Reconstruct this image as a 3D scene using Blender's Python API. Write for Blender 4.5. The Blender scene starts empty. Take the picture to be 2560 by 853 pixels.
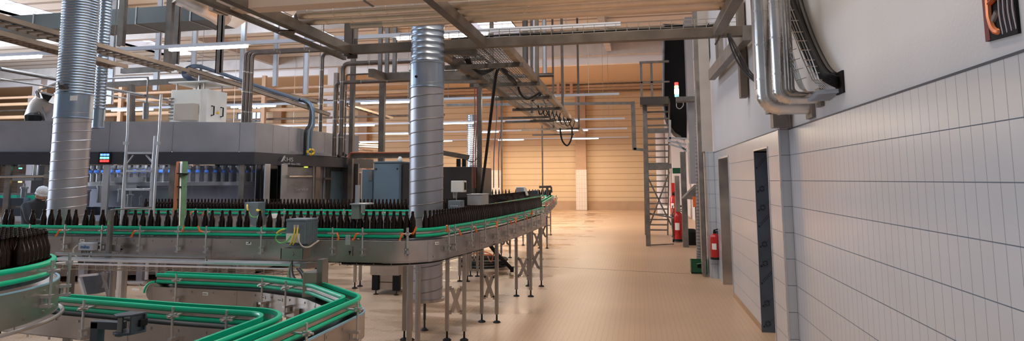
import bpy, bmesh, math, random
from mathutils import Vector, Matrix
random.seed(7)
C = bpy.context.scene.collection
PI = math.pi
# ------------------------------------------------------------------ camera calibration (2560 x 853)
F, YAW, PIT, ROL, PYC, H = 1592.5, .1946, .1093, -.0045, 275.64, 1.75
cy, sy = math.cos(YAW), math.sin(YAW)
FW = Vector((-sy*math.cos(PIT), cy*math.cos(PIT), math.sin(PIT)))
_rt = Vector((cy, sy, 0)); _up = _rt.cross(FW)
RT = math.cos(ROL)*_rt + math.sin(ROL)*_up
UP = -math.sin(ROL)*_rt + math.cos(ROL)*_up
EYE = Vector((0, 0, H))
def ray(x, y): return FW + (x-1280)/F*RT - (y-PYC)/F*UP
def ZP(x, y, z):
    d = ray(x, y); return EYE + d*((z-H)/d.z)
def YP(x, y, Y):
    d = ray(x, y); return EYE + d*(Y/d.y)
def XP(x, y, X):
    d = ray(x, y); return EYE + d*(X/d.x)
# ------------------------------------------------------------------ materials
def mat(name, col, rough=.5, metal=0., emit=None, es=0., trans=0., coat=0., spec=None, bump=None, noise=None):
    m = bpy.data.materials.new(name); m.use_nodes = True
    nt = m.node_tree; b = nt.nodes['Principled BSDF']
    b.inputs['Base Color'].default_value = (*col, 1)
    b.inputs['Roughness'].default_value = rough; b.inputs['Metallic'].default_value = metal
    if emit: b.inputs['Emission Color'].default_value = (*emit, 1); b.inputs['Emission Strength'].default_value = es
    if trans: b.inputs['Transmission Weight'].default_value = trans
    if coat: b.inputs['Coat Weight'].default_value = coat
    if spec is not None: b.inputs['Specular IOR Level'].default_value = spec
    tc = None
    if noise or bump: tc = nt.nodes.new('ShaderNodeTexCoord')
    if noise:                                    # (scale, amount) gentle dirt / tone variation
        n = nt.nodes.new('ShaderNodeTexNoise'); n.inputs['Scale'].default_value = noise[0]; n.inputs['Detail'].default_value = 5
        nt.links.new(tc.outputs['Object'], n.inputs['Vector'])
        r = nt.nodes.new('ShaderNodeMapRange'); r.inputs[1].default_value = .3; r.inputs[2].default_value = .7
        r.inputs[3].default_value = 1-noise[1]; r.inputs[4].default_value = 1+noise[1]*.4
        nt.links.new(n.outputs['Fac'], r.inputs[0])
        mx = nt.nodes.new('ShaderNodeVectorMath'); mx.operation = 'SCALE'; mx.inputs[0].default_value = col
        nt.links.new(r.outputs[0], mx.inputs['Scale']); nt.links.new(mx.outputs[0], b.inputs['Base Color'])
        if len(noise) > 2:
            r2 = nt.nodes.new('ShaderNodeMapRange'); r2.inputs[3].default_value = rough-noise[2]; r2.inputs[4].default_value = rough+noise[2]
            nt.links.new(n.outputs['Fac'], r2.inputs[0]); nt.links.new(r2.outputs[0], b.inputs['Roughness'])
    if bump:                                     # (scale vec, strength)
        n = nt.nodes.new('ShaderNodeTexNoise'); n.inputs['Scale'].default_value = 1; n.inputs['Detail'].default_value = 3
        mp = nt.nodes.new('ShaderNodeMapping'); mp.inputs['Scale'].default_value = bump[0]
        nt.links.new(tc.outputs['Object'], mp.inputs['Vector']); nt.links.new(mp.outputs[0], n.inputs['Vector'])
        bp = nt.nodes.new('ShaderNodeBump'); bp.inputs['Strength'].default_value = bump[1]; bp.inputs['Distance'].default_value = .01
        nt.links.new(n.outputs['Fac'], bp.inputs['Height']); nt.links.new(bp.outputs[0], b.inputs['Normal'])
    return m
STEEL = mat('stainless_steel', (.42, .39, .36), .32, .92, noise=(3, .22, .08))
STEELB = mat('brushed_stainless_plate', (.52, .47, .43), .31, .9, noise=(1.6, .36, .12), bump=((2, 2, 60), .08))
GALV = mat('galvanised_steel', (.25, .235, .225), .48, .7, noise=(6, .3, .1))
GALVB = mat('brown_toned_galvanised_beam', (.16, .135, .115), .5, .5, noise=(4, .35, .1))
DUCT = mat('spiral_duct_zinc', (.47, .46, .49), .40, .85, noise=(2, .15, .06))
DUCTR = mat('ribbed_duct_zinc', (.36, .43, .52), .3, .9, noise=(2, .15, .06))
JACKET = mat('aluminium_pipe_jacket', (.74, .61, .50), .3, .85, noise=(4, .1, .06))
PIPE = mat('dull_stainless_pipe', (.20, .165, .145), .36, .85, noise=(5, .25, .1))
BRIGHT = mat('bright_clamp_steel', (.56, .54, .52), .3, .85)
JACKETW = mat('silver_pipe_jacket', (.70, .68, .66), .27, .9, noise=(4, .12, .06))
GREEN = mat('green_wear_plastic', (.0, .53, .29), .32, 0, noise=(3, .15))
ORANGE = mat('orange_plastic', (.85, .17, .03), .4)
BLACK = mat('black_rubber', (.009, .009, .010), .7, spec=.25)
BLACKS = mat('black_cable_sheath', (.010, .010, .011), .5, spec=.3)
CHAIN = mat('dark_conveyor_chain', (.10, .13, .13), .42, .3, noise=(30, .4))
BLUEST = mat('pale_blue_edge_strip', (.25, .48, .62), .4)
GLASSB = mat('brown_bottle_glass', (.012, .0045, .0022), .09, 0, spec=.28)
WHITE = mat('white_plate', (.85, .84, .80), .5)
PAINTW = mat('cream_powder_coat', (.80, .77, .70), .4, noise=(3, .06))
PAINTG = mat('light_grey_powder_coat', (.35, .35, .38), .36, .35, noise=(1.2, .25, .08))
BAND = mat('anthracite_band', (.035, .037, .048), .42, noise=(3, .15))
BLUEG = mat('blue_grey_paint', (.13, .19, .24), .4, .1, noise=(3, .15))
MOTOR = mat('grey_blue_motor_paint', (.17, .22, .26), .42, .1, noise=(8, .15))
DARKP = mat('dark_slate_paint', (.055, .065, .085), .45, noise=(6, .2))
DARKM = mat('dark_brown_metal', (.075, .066, .062), .4, .5, noise=(3, .2))
ALU = mat('aluminium_profile', (.66, .67, .70), .33, .75, noise=(5, .1))
CONC = mat('pale_concrete', (.50, .46, .43), .8, noise=(3, .12))
CONCW = mat('white_concrete_panel', (.68, .63, .62), .75, noise=(1, .06))
PLAST = mat('white_wall_plaster', (.56, .55, .56), .85, noise=(1.3, .04), bump=((60, 60, 60), .1))
RED = mat('signal_red_paint', (.50, .012, .012), .28, coat=.4)
YELL = mat('yellow_plastic', (.85, .55, .02), .4)
CYEL = mat('yellow_cable', (.80, .62, .06), .45)
CGRN = mat('green_cable', (.12, .50, .10), .45)
CGRNT = mat('green_trunking', (.07, .17, .06), .5, noise=(8, .2))
CGRY = mat('pale_grey_cable', (.50, .47, .42), .5)
BLUEK = mat('blue_valve_knob', (.05, .16, .55), .35)
CRATE = mat('dark_green_crate_plastic', (.010, .105, .045), .42, noise=(6, .2))
HOSE = mat('grey_flexible_hose', (.17, .16, .165), .55, noise=(5, .2))
TUBEM = mat('lit_led_tube', (1, 1, 1), .4, 0, (1.0, .93, .82), 16.)
RAILW = mat('white_light_rail', (.60, .64, .72), .4, .2)
SKY = mat('skylight_pane', (.8, .9, 1), .4, 0, (.66, .80, 1.0), 2.8)
SKIN = mat('skin', (.55, .33, .24), .5)
CLOTH = mat('dark_work_jacket', (.020, .024, .032), .75, noise=(9, .3), bump=((14, 14, 14), .5))
NET = mat('white_hair_net', (.66, .70, .74), .6, noise=(40, .25))
HAIR = mat('dark_hair', (.02, .015, .012), .5)
TAN = mat('tan_skirting', (.46, .29, .17), .6, noise=(2, .1))
COLB = mat('brown_painted_column', (.47, .29, .18), .7, noise=(2, .1))
INNER = mat('grey_machine_interior', (.36, .35, .38), .42, .3, noise=(2, .3))
def emis(n, c, s): return mat(n, c, .4, 0, c, s)
LB, LG, LR, LA = emis('blue_lamp', (.05, .12, 1), 9), emis('green_lamp', (.1, 1, .45), 7), emis('red_lamp', (1, .02, .02), 9), emis('amber_lamp', (1, .55, .12), 10)
LW = emis('pale_lamp', (1, .95, .6), 9)
def glassmat():
    m = bpy.data.materials.new('clear_machine_pane'); m.use_nodes = True; nt = m.node_tree
    nt.nodes.remove(nt.nodes['Principled BSDF']); out = nt.nodes['Material Output']
    t = nt.nodes.new('ShaderNodeBsdfTransparent'); t.inputs[0].default_value = (.80, .82, .86, 1)
    g = nt.nodes.new('ShaderNodeBsdfGlossy'); g.inputs['Roughness'].default_value = .06
    fr = nt.nodes.new('ShaderNodeFresnel'); fr.inputs[0].default_value = 1.5
    mx = nt.nodes.new('ShaderNodeMixShader')
    nt.links.new(fr.outputs[0], mx.inputs[0]); nt.links.new(t.outputs[0], mx.inputs[1]); nt.links.new(g.outputs[0], mx.inputs[2])
    nt.links.new(mx.outputs[0], out.inputs[0]); return m
PANE = glassmat()
def math_node(nt, op, a, b=None):
    n = nt.nodes.new('ShaderNodeMath'); n.operation = op
    for i, v in enumerate((a, b)):
        if v is None: continue
        if isinstance(v, (int, float)): n.inputs[i].default_value = v
        else: nt.links.new(v, n.inputs[i])
    return n.outputs[0]
def grid_mat(name, col, joint, ax, size, off, jw, rough, bump=.3, colnoise=.05):
    """tiles: ax = (axis u, axis v) indices, size (su, sv), phase off, joint width (ju, jv)"""
    m = bpy.data.materials.new(name); m.use_nodes = True; nt = m.node_tree; b = nt.nodes['Principled BSDF']
    tc = nt.nodes.new('ShaderNodeTexCoord'); sp = nt.nodes.new('ShaderNodeSeparateXYZ'); nt.links.new(tc.outputs['Object'], sp.inputs[0])
    ms = []
    for k in range(2):
        c = sp.outputs[ax[k]]
        f = math_node(nt, 'FRACT', math_node(nt, 'DIVIDE', math_node(nt, 'SUBTRACT', c, off[k]), size[k]))
        d = math_node(nt, 'MINIMUM', f, math_node(nt, 'SUBTRACT', 1.0, f))
        ms.append(math_node(nt, 'LESS_THAN', d, jw[k]/size[k]/2))
    j = math_node(nt, 'MAXIMUM', *ms)
    n = nt.nodes.new('ShaderNodeTexNoise'); n.inputs['Scale'].default_value = 2.5; n.inputs['Detail'].default_value = 4
    nt.links.new(tc.outputs['Object'], n.inputs['Vector'])
    mr = nt.nodes.new('ShaderNodeMapRange'); mr.inputs[3].default_value = 1-colnoise; mr.inputs[4].default_value = 1+colnoise
    nt.links.new(n.outputs['Fac'], mr.inputs[0])
    sc = nt.nodes.new('ShaderNodeVectorMath'); sc.operation = 'SCALE'; sc.inputs[0].default_value = col; nt.links.new(mr.outputs[0], sc.inputs['Scale'])
    mx = nt.nodes.new('ShaderNodeMix'); mx.data_type = 'RGBA'
    nt.links.new(j, mx.inputs[0]); nt.links.new(sc.outputs[0], mx.inputs[6]); mx.inputs[7].default_value = (*joint, 1)
    nt.links.new(mx.outputs[2], b.inputs['Base Color'])
    r = nt.nodes.new('ShaderNodeMapRange'); r.inputs[3].default_value = rough; r.inputs[4].default_value = .8
    nt.links.new(j, r.inputs[0]); nt.links.new(r.outputs[0], b.inputs['Roughness'])
    if bump:
        bp = nt.nodes.new('ShaderNodeBump'); bp.inputs['Strength'].default_value = bump; bp.inputs['Distance'].default_value = .004; bp.invert = True
        nt.links.new(j, bp.inputs['Height']); nt.links.new(bp.outputs[0], b.inputs['Normal'])
    return m
TILE_Y = grid_mat('white_wall_tile_along', (.50, .515, .55), (.10, .125, .16), (1, 2), (.1, .2478), (2.846, 2.227), (.0028, .005), .22)
TILE_X = grid_mat('white_wall_tile_across', (.48, .53, .60), (.10, .125, .16), (0, 2), (.1, .2478), (1.345, 2.227), (.004, .005), .22)
BACKP = grid_mat('tan_back_wall_cladding', (.64, .46, .28), (.44, .29, .16), (0, 2), (60, .34), (7, .05), (.001, .04), .6, .3)
TRAP = grid_mat('pale_trapezoid_roof_sheet', (.60, .55, .50), (.30, .25, .21), (0, 1), (90, .9), (3, .2), (.001, .22), .6, .0)
def floor_mat():
    m = bpy.data.materials.new('beige_studded_floor_tile'); m.use_nodes = True; nt = m.node_tree; b = nt.nodes['Principled BSDF']
    tc = nt.nodes.new('ShaderNodeTexCoord'); sp = nt.nodes.new('ShaderNodeSeparateXYZ'); nt.links.new(tc.outputs['Object'], sp.inputs[0])
    def cell(c, s):
        f = math_node(nt, 'FRACT', math_node(nt, 'DIVIDE', c, s)); return math_node(nt, 'SUBTRACT', f, .5)
    u, v = cell(sp.outputs[0], .06), cell(sp.outputs[1], .075)
    r2 = math_node(nt, 'ADD', math_node(nt, 'MULTIPLY', u, u), math_node(nt, 'MULTIPLY', v, v))
    dot = math_node(nt, 'LESS_THAN', r2, .013)
    def noise(s, d=4):
        n = nt.nodes.new('ShaderNodeTexNoise'); n.inputs['Scale'].default_value = s; n.inputs['Detail'].default_value = d
        nt.links.new(tc.outputs['Object'], n.inputs['Vector']); return n.outputs['Fac']
    big = noise(.5)
    mr = nt.nodes.new('ShaderNodeMapRange'); mr.inputs[1].default_value = .3; mr.inputs[2].default_value = .7; mr.inputs[3].default_value = .9; mr.inputs[4].default_value = 1.06
    nt.links.new(big, mr.inputs[0])
    sc = nt.nodes.new('ShaderNodeVectorMath'); sc.operation = 'SCALE'; sc.inputs[0].default_value = (.62, .43, .29); nt.links.new(mr.outputs[0], sc.inputs['Scale'])
    mx = nt.nodes.new('ShaderNodeMix'); mx.data_type = 'RGBA'; nt.links.new(math_node(nt, 'MULTIPLY', dot, .8), mx.inputs[0])
    nt.links.new(sc.outputs[0], mx.inputs[6]); mx.inputs[7].default_value = (.30, .16, .10, 1)
    # wet patches beside the conveyors: darker, smooth film of water
    gx = nt.nodes.new('ShaderNodeMapRange'); gx.inputs[1].default_value = -1.0; gx.inputs[2].default_value = -2.2; nt.links.new(sp.outputs[0], gx.inputs[0])
    wet = nt.nodes.new('ShaderNodeMapRange'); wet.inputs[1].default_value = .47; wet.inputs[2].default_value = .68
    mp = nt.nodes.new('ShaderNodeMapping'); mp.inputs['Scale'].default_value = (.45, 1.3, 1); nt.links.new(tc.outputs['Object'], mp.inputs['Vector'])
    wn = nt.nodes.new('ShaderNodeTexNoise'); wn.inputs['Scale'].default_value = 1.2; wn.inputs['Detail'].default_value = 6; nt.links.new(mp.outputs[0], wn.inputs['Vector']); nt.links.new(wn.outputs['Fac'], wet.inputs[0])
    wm = math_node(nt, 'MULTIPLY', wet.outputs[0], gx.outputs[0])
    dk = nt.nodes.new('ShaderNodeMix'); dk.data_type = 'RGBA'; dk.blend_type = 'MULTIPLY'
    nt.links.new(wm, dk.inputs[0]); nt.links.new(mx.outputs[2], dk.inputs[6]); dk.inputs[7].default_value = (.62, .54, .47, 1)
    nt.links.new(dk.outputs[2], b.inputs['Base Color'])
    rr = nt.nodes.new('ShaderNodeMapRange'); rr.inputs[3].default_value = .36; rr.inputs[4].default_value = .07
    nt.links.new(wm, rr.inputs[0]); nt.links.new(rr.outputs[0], b.inputs['Roughness'])
    bp = nt.nodes.new('ShaderNodeBump'); bp.inputs['Strength'].default_value = .15; bp.inputs['Distance'].default_value = .002
    nt.links.new(dot, bp.inputs['Height']); nt.links.new(bp.outputs[0], b.inputs['Normal'])
    return m
FLOOR = floor_mat()
def film_mat():
    return mat('dark_protective_film', (.085, .11, .15), .4, .15, noise=(3, .2))
FILM = film_mat()
# ------------------------------------------------------------------ mesh builder
WL = {}
class MB:
    def __init__(s): s.v = []; s.f = []
    def add(s, vs, fs):
        n = len(s.v); s.v += [tuple(v) for v in vs]; s.f += [tuple(i+n for i in f) for f in fs]; return s
    def box(s, c, d, rz=0, rx=0, ry=0):
        M = Matrix.Rotation(rz, 3, 'Z') @ Matrix.Rotation(ry, 3, 'Y') @ Matrix.Rotation(rx, 3, 'X'); c = Vector(c)
        vs = [c + M @ Vector((x*d[0]/2, y*d[1]/2, z*d[2]/2)) for x in (-1, 1) for y in (-1, 1) for z in (-1, 1)]
        return s.add(vs, [(0, 1, 3, 2), (4, 6, 7, 5), (0, 4, 5, 1), (2, 3, 7, 6), (0, 2, 6, 4), (1, 5, 7, 3)])
    def mm(s, a, b):
        return s.box([(a[i]+b[i])/2 for i in range(3)], [abs(a[i]-b[i]) for i in range(3)])
    def bar(s, p, q, w, h, up=(0, 0, 1)):
        p, q = Vector(p), Vector(q); t = (q-p).normalized(); up = Vector(up)
        if abs(t.dot(up)) > .98: up = Vector((0, 1, 0))
        r = t.cross(up).normalized(); u = r.cross(t)
        vs = [e + r*(a*w/2) + u*(b*h/2) for e in (p, q) for a, b in ((-1, -1), (1, -1), (1, 1), (-1, 1))]
        return s.add(vs, [(3, 2, 1, 0), (4, 5, 6, 7), (0, 1, 5, 4), (1, 2, 6, 5), (2, 3, 7, 6), (3, 0, 4, 7)])
    def tube(s, pts, r, n=8, closed=False):
        P = [Vector(p) for p in pts]; k = len(P); rings = []; prev = None
        rs = r if isinstance(r, (list, tuple)) else [r]*k
        for i in range(k):
            a = P[(i-1) % k] if (i or closed) else P[i]; b = P[(i+1) % k] if (i < k-1 or closed) else P[i]
            t = (b-a).normalized()
            if prev is None:
                x = t.cross(Vector((0, 0, 1)))
                if x.length < .05: x = t.cross(Vector((0, 1, 0)))
            else: x = prev - t*prev.dot(t)
            x.normalize(); prev = x; y = t.cross(x)
            rings.append([P[i] + (x*math.cos(2*PI*j/n) + y*math.sin(2*PI*j/n))*rs[i] for j in range(n)])
        vs = [v for g in rings for v in g]; fs = []
        for i in range(k if closed else k-1):
            a, b = i*n, ((i+1) % k)*n
            for j in range(n): fs.append((a+j, a+(j+1) % n, b+(j+1) % n, b+j))
        if not closed: fs += [tuple(range(n))[::-1], tuple((k-1)*n+j for j in range(n))]
        return s.add(vs, fs)
    def lathe(s, prof, o=(0, 0, 0), n=16, rot=None):
        o = Vector(o); vs = []; fs = []; k = len(prof)
        for r, z in prof:
            for j in range(n):
                p = Vector((r*math.cos(2*PI*j/n), r*math.sin(2*PI*j/n), z)); vs.append(o + (rot @ p if rot else p))
        for i in range(k-1):
            for j in range(n): fs.append((i*n+j, i*n+(j+1) % n, (i+1)*n+(j+1) % n, (i+1)*n+j))
        fs += [tuple(range(n))[::-1], tuple((k-1)*n+j for j in range(n))]
        return s.add(vs, fs)
    def prism(s, poly, z0, z1):
        n = len(poly); vs = [(x, y, z0) for x, y in poly] + [(x, y, z1) for x, y in poly]
        return s.add(vs, [tuple(range(n))[::-1], tuple(range(n, 2*n))] + [(i, (i+1) % n, n+(i+1) % n, n+i) for i in range(n)])
    def extr(s, pts, vec):
        n = len(pts); P = [Vector(p) for p in pts]; v = Vector(vec); vs = P + [p+v for p in P]
        return s.add(vs, [tuple(range(n))[::-1], tuple(range(n, 2*n))] + [(i, (i+1) % n, n+(i+1) % n, n+i) for i in range(n)])
    def sweep(s, path, prof):
        """closed profile [(u to the right of travel, z)] along a flat path [(x, y)]"""
        k = len(path); n = len(prof); vs = []; fs = []
        for i in range(k):
            a = Vector(path[max(i-1, 0)]); b = Vector(path[min(i+1, k-1)]); t = (b-a).normalized(); nx, ny = t.y, -t.x
            for u, z in prof: vs.append((path[i][0]+nx*u, path[i][1]+ny*u, z))
        for i in range(k-1):
            for j in range(n): fs.append((i*n+j, i*n+(j+1) % n, (i+1)*n+(j+1) % n, (i+1)*n+j))
        fs += [tuple(range(n))[::-1], tuple((k-1)*n+j for j in range(n))]
        return s.add(vs, fs)
    def mesh(s, name, m, smooth=False, bevel=0):
        me = bpy.data.meshes.new(name); me.from_pydata(s.v, [], s.f); me.materials.append(m)
        bm = bmesh.new(); bm.from_mesh(me); bmesh.ops.recalc_face_normals(bm, faces=bm.faces)
        if bevel: bmesh.ops.bevel(bm, geom=list(bm.edges), offset=bevel, segments=2, affect='EDGES', profile=.6, clamp_overlap=True)
        if smooth:
            for f in bm.faces: f.smooth = True
            for e in bm.edges: e.smooth = e.calc_face_angle(0) < .75
        bm.to_mesh(me); bm.free(); return me
    def build(s, name, m, parent=None, smooth=False, bevel=0, label=None):
        o = bpy.data.objects.new(name, s.mesh(name, m, smooth, bevel)); C.objects.link(o)
        if parent is not None:
            o.parent = parent
            if parent.name in WL: o.matrix_parent_inverse = Matrix.Translation(-WL[parent.name])
        if label: o['label'] = label
        return o
def tag(o, label, cat, group=None, kind=None):
    o['label'] = label; o['category'] = cat
    if group: o['group'] = group
    if kind: o['kind'] = kind
    return o
def thing(name, label, cat, loc=(0, 0, 0), group=None):
    o = bpy.data.objects.new(name, None); C.objects.link(o); o.location = loc; WL[o.name] = Vector(loc); o.empty_display_size = .1
    return tag(o, label, cat, group)
def struct(mb, name, m, parent=None, **k):
    o = mb.build(name, m, parent, **k); o['kind'] = 'structure'; return o
def single(mb, name, label, cat, m, group=None, **k): return tag(mb.build(name, m, **k), label, cat, group)
def copy_tree(o, loc, label=None, parent=None):
    c = o.copy(); C.objects.link(c)
    if parent is not None: c.parent = parent
    else:
        c.location = loc
        if label: c['label'] = label
    for ch in list(o.children): copy_tree(ch, None, None, c)
    return c
def text(body, size, origin, xdir, zdir, m, parent, name='lettering', ext=.002, sx=1):
    cu = bpy.data.curves.new(name, 'FONT'); cu.body = body; cu.size = size; cu.extrude = ext; cu.materials.append(m)
    o = bpy.data.objects.new(name, cu); C.objects.link(o)
    me = bpy.data.meshes.new_from_object(o.evaluated_get(bpy.context.evaluated_depsgraph_get())); me.name = name
    bpy.data.objects.remove(o); o = bpy.data.objects.new(name, me); C.objects.link(o)
    x = Vector(xdir).normalized(); z = Vector(zdir).normalized(); n = x.cross(z)
    M = Matrix((x*sx, z, n)).transposed().to_4x4(); M.translation = Vector(origin)
    o.parent = parent
    if parent.name in WL: o.matrix_parent_inverse = Matrix.Translation(-WL[parent.name])
    o.matrix_basis = M
    return o
def fillet(pts, radii, n=10):
    out = [tuple(pts[0])]
    for i in range(1, len(pts)-1):
        p0, p, p1 = Vector(pts[i-1]), Vector(pts[i]), Vector(pts[i+1]); r = radii[i-1]
        a = (p0-p).normalized(); b = (p1-p).normalized(); ang = a.angle(b)
        if r <= 0: out.append(tuple(p)); continue
        d = min(r/math.tan(ang/2), (p0-p).length*.98, (p1-p).length*.98); r = d*math.tan(ang/2)
        c = p + (a+b).normalized()*(r/math.sin(ang/2)); s, e = p+a*d-c, p+b*d-c
        tot = s.angle(e); cr = 1 if s.x*e.y-s.y*e.x > 0 else -1
        for k in range(n+1):
            t = cr*tot*k/n; out.append((c.x+s.x*math.cos(t)-s.y*math.sin(t), c.y+s.x*math.sin(t)+s.y*math.cos(t)))
    out.append(tuple(pts[-1])); return out
def resample(path, step):
    """[(point, tangent)] every step metres"""
    out = []; acc = 0; nxt = 0
    for a, b in zip(path[:-1], path[1:]):
        a, b = Vector(a), Vector(b); L = (b-a).length
        if L < 1e-6: continue
        while nxt <= acc+L: out.append((a+(b-a)*((nxt-acc)/L), (b-a)/L)); nxt += step
        acc += L
    return out
def smooth3(pts, n=6):
    P = [Vector(p) for p in pts]; out = []
    for i in range(len(P)-1):
        a = P[max(i-1, 0)]; b = P[i]; c = P[i+1]; d = P[min(i+2, len(P)-1)]
        for k in range(n):
            t = k/n; out.append(.5*((2*b)+(c-a)*t+(2*a-5*b+4*c-d)*t*t+(3*b-a-3*c+d)*t**3))
    return out + [P[-1]]
# ================================================================== SETTING
b = MB(); b.mm((-60, -4, -.1), (4, 39, 0)); struct(b, 'floor', FLOOR)
b = MB(); b.extr([(-1.9, 13.08, .0005), (1.2, 12.44, .0005), (1.2, 12.46, .0005), (-1.9, 13.1, .0005)], (0, 0, .001)); struct(b, 'trim_1', DARKM)
WN, WF, WT = 1.445, 1.35, 2.227
# near right wall, tiled to 2.2 m, plaster above
b = MB(); b.mm((WN, -4, 0), (WN+.3, 6.6, WT)); wr = struct(b, 'wall_right', TILE_Y)
b = MB(); b.mm((WN+.012, -4, WT), (WN+.3, 6.6, 7.9)); struct(b, 'wall_right', PLAST)
b = MB(); b.mm((WN-.002, -4, WT-.004), (WN+.02, 6.6, WT+.008)); struct(b, 'trim_2', DARKP)
b = MB(); b.mm((WF+.003, 6.598, 0), (WN+.1, 6.6035, WT)); struct(b, 'wall_right', TILE_X)
b = MB(); b.mm((WF-.004, 6.594, 0), (WF+.014, 6.612, WT)); struct(b, 'trim_3', ALU)
# far right wall: strip, lintels, piers between the two openings
b = MB()
b.mm((WF, 6.604, 0), (WF+.085, 7.16, WT)); b.mm((WF+.08, 6.72, 0), (WF+.3, 7.16, WT)); b.mm((WF, 7.16, 2.09), (WF+.3, 7.97, WT)); b.mm((WF, 7.97, 0), (WF+.3, 10.17, WT))
b.mm((WF, 10.17, 2.1), (WF+.3, 11.39, WT)); b.mm((WF, 11.39, 0), (WF+.3, 12.05, WT)); struct(b, 'wall_right', TILE_Y)
b = MB(); b.mm((WF+.012, 6.604, WT), (WF+.3, 12.1, 7.9)); struct(b, 'wall_right', PLAST)
b = MB(); b.mm((WF-.004, 8.0, 0), (WF+.01, 10.16, .075)); struct(b, 'baseboard_right', TAN)
b = MB(); b.mm((WF-.002, 6.62, WT-.004), (WF+.012, 12.05, WT+.008)); struct(b, 'trim_4', DARKP)
# first opening: jamb lined with sheet under dark protective film, printed with rings and dots
b = MB(); b.mm((WF-.006, 7.955, 0), (WF+.3, 7.972, 2.075)); d1 = struct(b, 'door_1', FILM)
b = MB(); b.mm((WF-.004, 7.955, 2.06), (WF+.3, 7.97, 2.085)); b.mm((WF-.008, 7.16, 2.075), (WF+.3, 7.97, 2.092)); b.mm((WF-.008, 7.15, 0), (WF+.3, 7.164, 2.09)); b.build('door_frame', ALU, d1)
rings = MB(); INK = mat('dark_film_print', (.012, .018, .035), .5)
for k, zz in enumerate((.10, .33, .78, 1.0, 1.42, 1.64)):
    c = Vector((WF+.062, 7.953, zz))
    for a0 in (0.3, 3.44):
        rings.tube([c+Vector((.026*math.cos(a0+t*.26), 0, .026*math.sin(a0+t*.26))) for t in range(11)], .0075, 6)
    rings.lathe([(.012, 0), (.012, .002)], c+Vector((-.04, 0, -.035)), 10, Matrix.Rotation(PI/2, 3, 'X'))
for zz in (.55, 1.2, 1.88):
    p = Vector((WF+.018, 7.953, zz)); rings.lathe([(.012, 0), (.012, .002)], p, 10, Matrix.Rotation(PI/2, 3, 'X'))
    for q in range(7):
        for w in (0, .022): rings.box(p+Vector((.022+q*.0145-w*.3, 0, .016+q*.0145*1.1+w)), (.011, .002, .008), ry=-.8)
for zz in (.10, .33, 1.0, 1.42, 1.64, .78):
    for q in range(5): rings.box(Vector((WF+.095+q*.012, 7.953, zz+.03+q*.011)), (.007, .002, .004), ry=-.75)
rings.build('film_print', INK, d1)
# second opening: bare stainless jamb
b = MB(); b.mm((WF-.01, 11.36, 0), (WF+.3, 11.392, 2.09)); d2 = struct(b, 'door_2', STEELB)
b = MB(); b.mm((WF-.012, 10.16, 2.085), (WF+.3, 11.4, 2.11)); b.mm((WF-.012, 10.155, 0), (WF+.3, 10.172, 2.1)); b.build('door_frame', ALU, d2)
# inside of the openings: rooms beyond, plain wall
b = MB(); b.mm((WF+1.6, 6.5, 0), (WF+1.7, 12, 2.6)); struct(b, 'wall_right', PLAST)
# tiled pier and concrete column at the end of the wall
b = MB(); b.mm((1.205, 12.05, 0), (WF+.3, 12.5, 2.25)); struct(b, 'wall_right', TILE_X)
b = MB(); b.mm((1.198, 12.043, 0), (1.216, 12.06, 2.25)); struct(b, 'trim_5', ALU)
b = MB(); b.mm((1.15, 12.1, 2.25), (1.34, 12.5, 7.9)); struct(b, 'pillar', CONC)
b = MB(); b.mm((1.085, 12.11, .06), (1.15, 12.35, 7.9)); struct(b, 'trim_6', GALV)
b = MB(); b.mm((2.3, 12.5, 0), (2.6, 38, 7.9)); struct(b, 'wall_right', CONCW)
# back wall with cladding, columns, skirting
b = MB(); b.mm((-60, 37.5, 0), (4, 37.8, 7.9)); struct(b, 'wall_back', BACKP)
b = MB(); b.mm((-60, 37.42, 0), (4, 37.5, .52)); struct(b, 'baseboard_back', TAN)
for i, px in enumerate((1240, 1453, 905, 690, 480, 290, 60)):
    x = YP(px, 425, 37.2).x
    b = MB(); b.mm((x-.3, 37.1, 0), (x+.3, 37.5, 7.9)); struct(b, 'pillar', COLB)
    b = MB(); b.mm((x-.31, 37.085, .02), (x+.31, 37.5, 2.33)); struct(b, 'pillar_tiling', grid_mat('pillar_tile', (.72, .62, .52), (.5, .38, .28), (0, 2), (.15, .25), (x, 0), (.01, .01), .35, 0) if i == 0 else bpy.data.materials['pillar_tile'])
# low ceiling beyond, concrete downstand, high trapezoid roof
b = MB(); b.mm((-60, 30.3, 7.2), (4, 38, 7.4)); struct(b, 'ceiling', mat('tan_ceiling', (.60, .44, .29), .8))
b = MB(); b.mm((-60, 30, 7.2), (4, 30.3, 8.4)); struct(b, 'wall_back', mat('pale_downstand_panel', (.84, .79, .77), .75, noise=(.4, .05)))
for i, (px, y0) in enumerate(((97, 300), (835, 330), (1690, 330))):
    x = YP(px, 250, 29.8).x; w = .27
    b = MB(); b.mm((x-w, 29.6, 0), (x+w, 30, 8.0)); b.mm((x-2*w, 29.62, 5.9), (x+2*w, 29.98, 6.6)); struct(b, 'pillar', CONCW)
ZR = 8.0
b = MB(); b.mm((-60, 2, ZR), (-23.0, 30, ZR+.1)); b.mm((-21.2, 2, ZR), (-14.6, 30, ZR+.1)); b.mm((-12.8, 2, ZR), (-6.6, 30, ZR+.1)); b.mm((-4.8, 2, ZR), (4, 30, ZR+.1))
for x in (-22.1, -13.7, -5.7):
    for y in (2, 27.5, 21.2, 14.2): b.mm((x-.95, y, ZR), (x+.95, y+1.3, ZR+.1))
struct(b, 'ceiling', TRAP)
n = 0
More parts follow.
